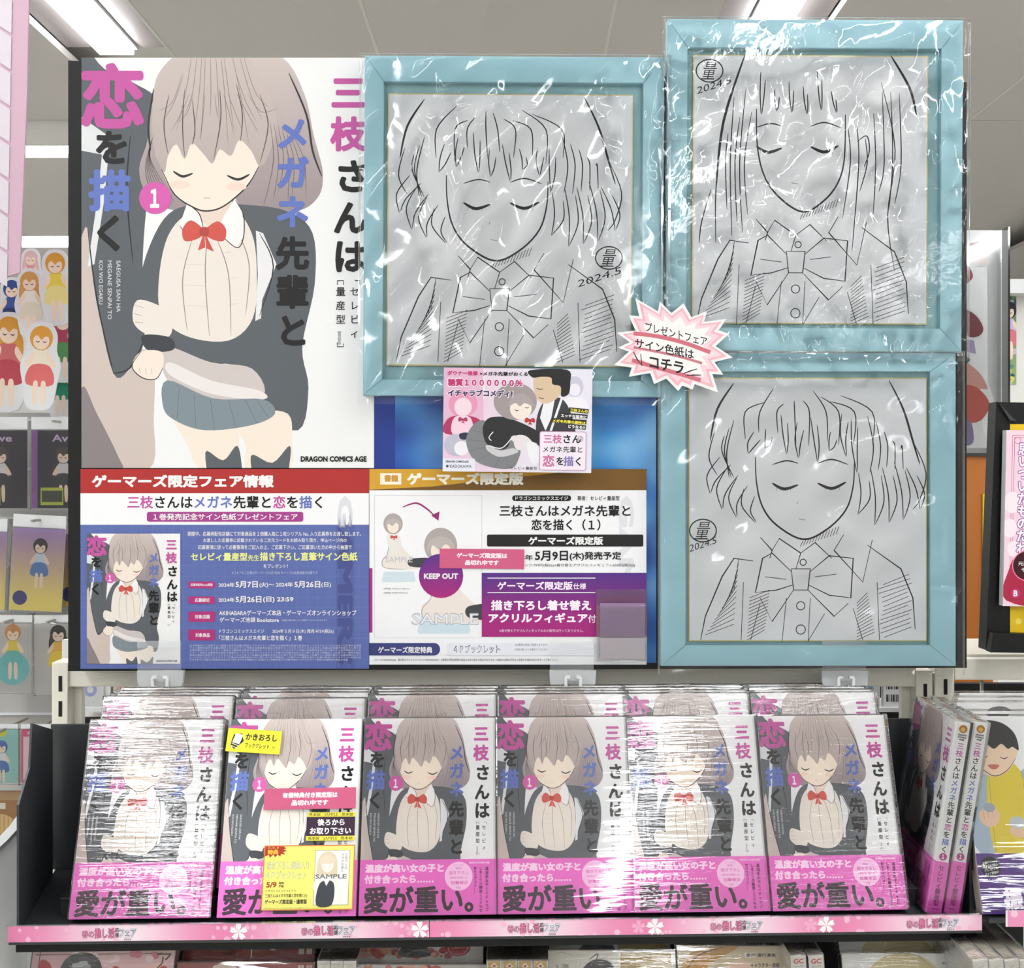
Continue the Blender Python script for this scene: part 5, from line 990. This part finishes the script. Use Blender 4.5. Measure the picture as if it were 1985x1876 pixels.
def chibi(a, x, y, s, hair, top, bottom, skin=(246, 222, 200), long=False):
    """plain little figure, no particular character"""
    c = a.poly
    if long: c([(x - 13 * s, y), (x + 13 * s, y), (x + 15 * s, y + 34 * s), (x - 15 * s, y + 34 * s)], hair)
    c([(x - 9 * s, y + 16 * s), (x + 9 * s, y + 16 * s), (x + 14 * s, y + 40 * s), (x - 14 * s, y + 40 * s)], top); c([(x - 12 * s, y + 36 * s), (x + 12 * s, y + 36 * s), (x + 17 * s, y + 60 * s), (x - 17 * s, y + 60 * s)], bottom)
    c([(x - 8 * s, y + 58 * s), (x - 2 * s, y + 58 * s), (x - 3 * s, y + 84 * s), (x - 8 * s, y + 84 * s)], skin); c([(x + 2 * s, y + 58 * s), (x + 8 * s, y + 58 * s), (x + 8 * s, y + 84 * s), (x + 3 * s, y + 84 * s)], skin)
    c([(x - 10 * s, y + 18 * s), (x - 20 * s, y + 34 * s), (x - 16 * s, y + 37 * s), (x - 8 * s, y + 26 * s)], skin); c([(x + 10 * s, y + 18 * s), (x + 20 * s, y + 34 * s), (x + 16 * s, y + 37 * s), (x + 8 * s, y + 26 * s)], skin)
    a.circle(x, y, 15 * s, hair, 16 * s, 18); a.circle(x, y + 4 * s, 10.5 * s, skin, 11 * s, 16); c([(x - 12 * s, y - 2 * s), (x, y - 13 * s), (x + 12 * s, y - 2 * s), (x + 5 * s, y - 2 * s), (x, y + 2 * s), (x - 5 * s, y - 3 * s)], hair)
    a.lines([[(x - 7 * s, y + 4 * s), (x - 4.5 * s, y + 5.5 * s), (x - 2 * s, y + 4 * s)], [(x + 2 * s, y + 4 * s), (x + 4.5 * s, y + 5.5 * s), (x + 7 * s, y + 4 * s)]], 1.2 * s, LN)
def standee(px, py, s, hair, top, bot, Y, label, long=False):
    u = Y / F; t = thing('acrylic_standee', label, 'standee', P(px, py + 92 * s, Y), (0, R(random.uniform(-3, 3)), 0), 'acrylic figure cutouts at the left')
    o = smooth_closed([(-20, -4), (-12, -18), (0, -21), (12, -18), (20, -4), (20, 16), (26, 36), (22, 60), (15, 90), (-15, 90), (-22, 60), (-26, 36), (-20, 16)], 3)
    part('cutout', prism([(x * s * u, (92 - y) * s * u) for x, y in o], 0, .003), M['white'], t)
    a = Art(60, 120); chibi(a, 30, 24, 1, hair, top, bot, long=long); part('printed_artwork', a.mesh('st', (-30 * s * u, -.0001, (92 + 24) * s * u), s * u, step=2e-5), None, t)
random.seed(2); O = (222, 160, 60)
st = [(10, 640, 1.7, O, (206, 110, 110), (190, 70, 84), 'orange haired standee in a red dress, lowest left of the cluster'), (74, 655, 1.5, O, (240, 232, 210), (226, 110, 110), 'orange haired standee in cream top in the middle of the cluster'),
      (62, 545, 1.2, (214, 160, 90), (240, 236, 226), (230, 222, 200), 'standee in all white outfit, upper middle of the cluster'), (112, 510, 1.3, O, (236, 214, 80), (240, 226, 150), 'orange haired standee in yellow outfit beside the black board'),
      (118, 620, 1.3, (190, 90, 110), (180, 70, 100), (90, 150, 90), 'rose haired standee in green skirt beside the black board'), (20, 560, 1.1, (50, 76, 140), (60, 90, 160), (40, 60, 110), 'blue haired standee at the left edge'),
      (58, 500, .9, (226, 190, 190), (220, 160, 160), (190, 90, 110), 'pale haired small standee at the top of the cluster'), (118, 700, 1.2, (130, 70, 160), (240, 210, 60), (30, 140, 110), 'purple haired standee low beside the black board')]
for k, (x, y, s_, hc, tc, bc, lb) in enumerate(st): standee(x, y, s_, hc, tc, bc, YG - .02 if k == 1 else YG + .03 - .008 * k if k < 4 else YG + .05 + .005 * k, lb, long=k % 2 == 0)
def bag(label, x0, y0, x1, y1, draw, Y=YG, rot=0, header=26, group='packaged goods on the left wall', wr='wrap_s'):
    u = Y / F; w, h = (x1 - x0) * u, (y1 - y0) * u; t = thing('goods_package', label, 'package', P((x0 + x1) / 2, y1, Y), (0, R(rot), 0), group)
    part('backing_card', box(-w / 2, w / 2, .002, .004, 0, h - header * u), M['paper'], t); a = Art(x1 - x0, y1 - y0 - header); draw(a); part('printed_artwork', a.mesh('bg', (-w / 2, .0018, h - header * u), u, step=1.5e-5), None, t)
    part('header_card', box(-w / 2, w / 2, .001, .005, h - header * u + .001, h), M['white'], t)
    part('bag_film', box(-w / 2 - .003, w / 2 + .003, -.003, .0066, -.003, h - header * u + .002, .002), M[wr], t)
    part('hook', box(-.002, .002, -.03, .09, h - .010, h - .006, .001), M['wire'], t)
def d_dark(a): a.rect(0, 0, a.w, a.h, (44, 34, 52)); a.rect(0, 0, 12, a.h, (140, 90, 160)); a.text('Ave', 40, 8, 84, 22, (214, 190, 226), .02); chibi(a, 62, 48, 1.05, (70, 60, 56), (222, 222, 226), (50, 46, 54)); a.rect(18, a.h - 40, 62, a.h - 6, (190, 200, 60)); a.rect(20, a.h - 34, 60, a.h - 12, (70, 70, 60))
bag('dark package with purple edge and small figure, beside the board', 60, 808, 172, 985, d_dark); bag('dark package with purple edge at the left edge', -62, 808, 52, 985, d_dark)
def d_grad(a): a.rect(0, 0, a.w, a.h, lambda x, y: mixc((170, 140, 196), (244, 226, 130), min(1, y / a.h * 1.15)), 1, 12); chibi(a, 55, 34, .95, (50, 44, 52), (206, 220, 236), (90, 130, 190)); a.circle(20, a.h - 24, 14, (70, 70, 140))
bag('sunset coloured card package with dark haired figure', 16, 998, 118, 1184, d_grad, rot=3); bag('sunset coloured package at the left edge', -98, 1004, 8, 1180, d_grad, rot=2); bag('sunset coloured package partly behind the board edge', 112, 1010, 210, 1176, d_grad, Y=YG + .02)
def d_k1(a): a.rect(0, 0, a.w, a.h, (196, 194, 192)); a.circle(40, 88, 32, (120, 196, 200)); chibi(a, 40, 18, 1.05, (206, 150, 90), (232, 210, 70), (110, 190, 190))
def d_k2(a): a.rect(0, 0, a.w, a.h, (196, 194, 192)); chibi(a, 46, 20, 1.05, (40, 36, 40), (238, 190, 70), (240, 214, 60), long=True)
bag('grey package with yellow shirted figure keyring', -16, 1192, 62, 1342, d_k1, header=16); bag('grey package with yellow dressed figure keyring', 66, 1192, 144, 1345, d_k2, header=16)
def d_p1(a): a.rect(0, 0, a.w, a.h, (150, 206, 200)); chibi(a, 20, 34, .8, (60, 100, 180), (230, 230, 236), (70, 110, 180)); a.circle(22, 6, 8, (224, 226, 40))
def d_p2(a): a.rect(0, 0, a.w, a.h, (206, 60, 120)); a.rect(4, 14, a.w - 14, a.h - 6, (240, 206, 216)); chibi(a, 28, 40, .8, (232, 206, 150), (70, 60, 70), (40, 38, 44)); a.circle(48, 8, 8, (224, 226, 40))
bag('mint green package with blue haired figure', -18, 1404, 34, 1518, d_p1, header=10); bag('magenta package with blonde figure', 40, 1404, 100, 1518, d_p2, header=10)
def carton(label, x0, y0, x1, y1, Y):
    u = Y / F; w, h = (x1 - x0) * u, (y1 - y0) * u; t = thing('carton', label, 'box', P((x0 + x1) / 2, y1, Y)); part('box_body', box(-w / 2, w / 2, 0, .05, 0, h, .002), M['brown'], t)
    a = Art(x1 - x0, y1 - y0); a.rect(3, 3, a.w - 3, a.h - 3, (140, 104, 70)); a.circle(a.w / 2, a.h * .62, min(a.w, a.h) * .36, (190, 160, 110)); a.lines([[(4 + 8 * k, 30), (4 + 8 * k, a.h - 6)] for k in range(int(a.w / 8))], .8, (110, 80, 52), 1, False); a.rect(6, 8, a.w * .6, 20, (196, 186, 176)); part('printed_artwork', a.mesh('ct', (-w / 2, -.0001, h), u), None, t)
carton('brown printed carton at the left edge below the packages', -60, 1548, 58, 1660, 1.86)
# goods seen through the rack
t = thing('pale_backdrop', 'pale backing panel seen behind the rack wires at left', 'panel', (0, 0, 0)); part('panel', box(xof(120, 1.62), xof(640, 1.62), 1.62, 1.63, 0, zof(1240, 1.62)), M['wall'], t)
t = thing('dark_backdrop', 'black panel seen behind the rack wires', 'panel', (0, 0, 0)); part('panel', box(xof(600, 1.7), xof(1720, 1.7), 1.70, 1.71, 0, zof(1240, 1.7)), M['dark'], t); part('kick_panel', pxbox(150, 1392, 600, 1500, 1.58, .01), M['dark'], t)
t = thing('trinket_shelf', 'narrow white shelf carrying the small goods behind the rack', 'shelf'); part('board', pxbox(130, 1372, 1790, 1380, 1.54, .07), M['white'], t); part('foot_panel', box(xof(700, 1.6), xof(1790, 1.6), 1.6, 1.61, 0, zof(1380, 1.54)), M['dark'], t)
def pin(px, py, w, h, c1, c2, label, shape):
    Y = 1.55; u = Y / F; t = thing('boxed_trinket', label, 'box', P(px, 1372, Y - .001), group='small goods behind the rack wires'); part('case', box(-w / 2 * u, w / 2 * u, 0, .01, 0, h * u, .001), M['white'], t)
    a = Art(w, h); a.rect(2, 2, w - 2, h - 2, c1)
    if shape == 'bar':
        rg = random.Random(1)
        for r_ in range(3):
            for k in range(9): x = 6 + k * (w - 12) / 9; a.rect(x, 6 + r_ * 24, x + rg.uniform(1, 2.6), 20 + r_ * 24, BK)
    else: a.circle(w / 2, h * .5, min(w, h) * .25, c2); a.circle(w / 2, h * .5, min(w, h) * .12, c1)
    part('printed_artwork', a.mesh('pn', (-w / 2 * u, -.0001, h * u), u), None, t)
for k, (x, c2, nm) in enumerate(((175, (150, 160, 205), 'lilac round'), (238, (214, 160, 150), 'peach round'), (475, (210, 200, 90), 'yellow green'), (560, (40, 40, 44), 'black paw first'), (632, (40, 40, 44), 'black paw second'), (715, (110, 110, 120), 'grey small'), (810, (120, 90, 80), 'brown small'), (1420, (170, 190, 110), 'leaf green'), (1490, (150, 140, 190), 'violet'), (1560, (210, 120, 150), 'rose'), (1680, (90, 150, 200), 'sky blue'))):
    pin(x, 1300, 52, 70, (206, 206, 204), c2, 'white cased trinket with %s emblem behind the rack wires' % nm, '')
pin(1732, 1316, 40, 80, (238, 238, 238), BK, 'white box with printed barcodes behind the rack at right', 'bar')

# ------------------------------------------------------------------ right background
def glassbox():
    Y = 1.75; t = thing('display_case', 'tall white backed acrylic case right of the black board', 'display case', (0, 0, 0))
    part('back_panel', pxbox(1800, 446, 1938, 880, Y + .05, .004), M['white'], t); part('front_pane', pxbox(1800, 446, 1942, 880, Y - .03, .003), M['smoke'], t)
    part('side_pane', box(xof(1940, Y), xof(1940, Y) + .003, Y - .026, Y + .05, zof(880, Y), zof(446, Y)), M['clear'], t); part('shelf', pxbox(1800, 868, 1945, 880, Y - .03, .12), M['white'], t)
glassbox()
def figcut(label, px, py, pts, fills, Y=1.74):
    u = Y / F; t = thing('acrylic_standee', label, 'standee', P(px, py, Y)); part('cutout', prism([(x * u, -y * u) for x, y in smooth_closed(pts, 3)], 0, .003), M['white'], t)
    a = Art(400, 400)
    for sm, q, c in fills: a.poly(q, c, sm)
    part('printed_artwork', a.mesh('fc', (0, -.0002, 0), u, step=2e-5, clip=False), None, t)
figcut('brown bowed hat cutout inside the acrylic case', 1850, 452, [(0, 0), (40, 10), (72, 50), (60, 64), (30, 66), (10, 90), (0, 120)], [(True, [(2, 4), (36, 14), (66, 50), (56, 60), (20, 60), (2, 100)], (236, 226, 220)), (False, [(28, 20), (56, 14), (54, 40), (30, 36)], (116, 66, 54)), (True, [(2, 50), (24, 60), (36, 84), (20, 100), (2, 104)], (150, 44, 50))])
figcut('dark red jewel shaped cutout inside the acrylic case', 1852, 596, [(10, 0), (40, 10), (58, 40), (48, 60), (30, 66), (34, 96), (10, 110), (0, 60)], [(True, [(14, 6), (38, 14), (54, 40), (44, 56), (20, 52)], (120, 26, 48)), (False, [(12, 60), (36, 64), (40, 90), (14, 84)], (172, 156, 196))])
figcut('red haired cutout low in the acrylic case', 1852, 690, [(0, 0), (40, 20), (66, 60), (74, 100), (50, 130), (60, 170), (0, 175)], [(True, [(4, 8), (40, 26), (62, 60), (50, 64), (4, 60)], (206, 150, 136)), (True, [(6, 60), (40, 60), (66, 92), (50, 124), (20, 128), (4, 100)], (186, 66, 56)), (True, [(8, 126), (30, 128), (34, 168), (8, 170)], (120, 108, 150))])
def d_garden(a): 
    rg = random.Random(6); a.rect(0, 0, a.w, a.h, lambda x, y: mixc((90, 130, 140), (150, 176, 110), y / a.h), 2, 12)
    for k in range(90): a.circle(rg.uniform(0, a.w), rg.uniform(0, a.h), rg.uniform(2, 7), rg.choice([(60, 110, 90), (40, 90, 100), (90, 140, 120), (200, 190, 200), (120, 150, 90), (216, 206, 110)]), n=7)
    chibi(a, 26, 50, 1.1, (34, 32, 44), (206, 190, 226), (214, 120, 130))
sheet('poster', 'leafy green garden poster with small figure beyond the acrylic case', 'poster', 1928, 551, 1970, 745, 2.598, d_garden)
t = thing('shelf_divider', 'orange fronted store cabinet right of the black board', 'panel', (0, 0, 0)); part('panel', box(xof(1800, 1.6), xof(1925, 1.6), 1.6, 1.9, 0, zof(884, 1.6)), M['orange'], t); part('yellow_sheet', pxbox(1905, 957, 1925, 1200, 1.597, .002), M['yellow'], t, 'yellow sheet'); part('cap_rail', pxbox(1800, 878, 1930, 884, 1.595, .03), M['tray'], t)
t = thing('white_shelf_unit', 'plain white shelf unit in the distance at right', 'shelf', (0, 0, 0)); part('side_panel', box(xof(1935, 2.6), xof(2100, 2.6), 2.6, 2.63, .0, zof(545, 2.6)), M['wall'], t); part('top_board', box(xof(1930, 2.58), xof(2200, 2.58), 2.55, 2.8, zof(572, 2.58), zof(545, 2.58)), M['white'], t)
# right black board with pink cover
Y = 1.215; t = thing('display_board', 'smaller black display board cut by the right edge', 'board', (0, 0, 0)); zz = lambda x, y: (xof(x, Y), zof(y, Y))
part('panel', prism([zz(1931, 779), zz(2260, 786), zz(2260, 1262), zz(1911, 1260)], Y, Y + .02), M['black'], t); part('bottom_tray', prism([zz(1916, 1224), zz(2260, 1232), zz(2260, 1266), zz(1911, 1261)], Y - .012, Y - .0005), M['black'], t)
part('corner_flap', prism([zz(1933, 780), zz(1962, 812), zz(1968, 816), zz(1955, 815)], Y - .004, Y - .001), M['tray'], t)
sheet('backing_sheet', 'yellow spotted sheet behind the pink cover on the right board', 'poster', 1958, 822, 2200, 1226, Y - .001, lambda a: (a.rect(0, 0, a.w, a.h, (238, 200, 30)), [a.circle(16 + 40 * k, 382, 6, (246, 226, 110), n=12) for k in range(5)]), base='yellow')
def d_pink(a):
    a.rect(0, 0, a.w, a.h, (242, 212, 228)); a.lines([[(12, 10), (150, 10), (150, 300), (12, 300), (12, 10)], [(16, 14), (146, 14), (146, 296), (16, 296), (16, 14)]], 1, (200, 90, 130), 1, False); a.ring(22, 20, 6, 1, (200, 90, 130))
    for x, y, r in ((14, 140, 16), (10, 190, 14), (18, 230, 12)): a.circle(x, y, r, (248, 232, 240), r * 1.3)
    a.vtext('思いついたものだわ', 23, 24, 25, (140, 70, 150), .09, 24); a.vtext('思いついたものだわ', 23, 24, 25, (252, 244, 250), .03, 24)
    a.poly([(6, 330), (10, 270), (30, 240), (80, 235), (120, 260), (120, 340)], (176, 40, 72)); a.circle(46, 262, 30, (240, 130, 160)); a.circle(46, 262, 28, (60, 16, 28)); a.text('元悪役', 28, 254, 58, 262, WH, .02); a.text('令嬢', 34, 266, 52, 274, WH, .02); a.circle(24, 316, 9, (190, 60, 120)); a.text('B', 20, 310, 28, 322, WH, .03)
sheet('cover_poster', 'pink bordered comic cover on the small right board', 'poster', 1944, 835, 2100, 1176, Y - .014, d_pink, thick=.010, rot=1.2, base='paper', m='inkg')
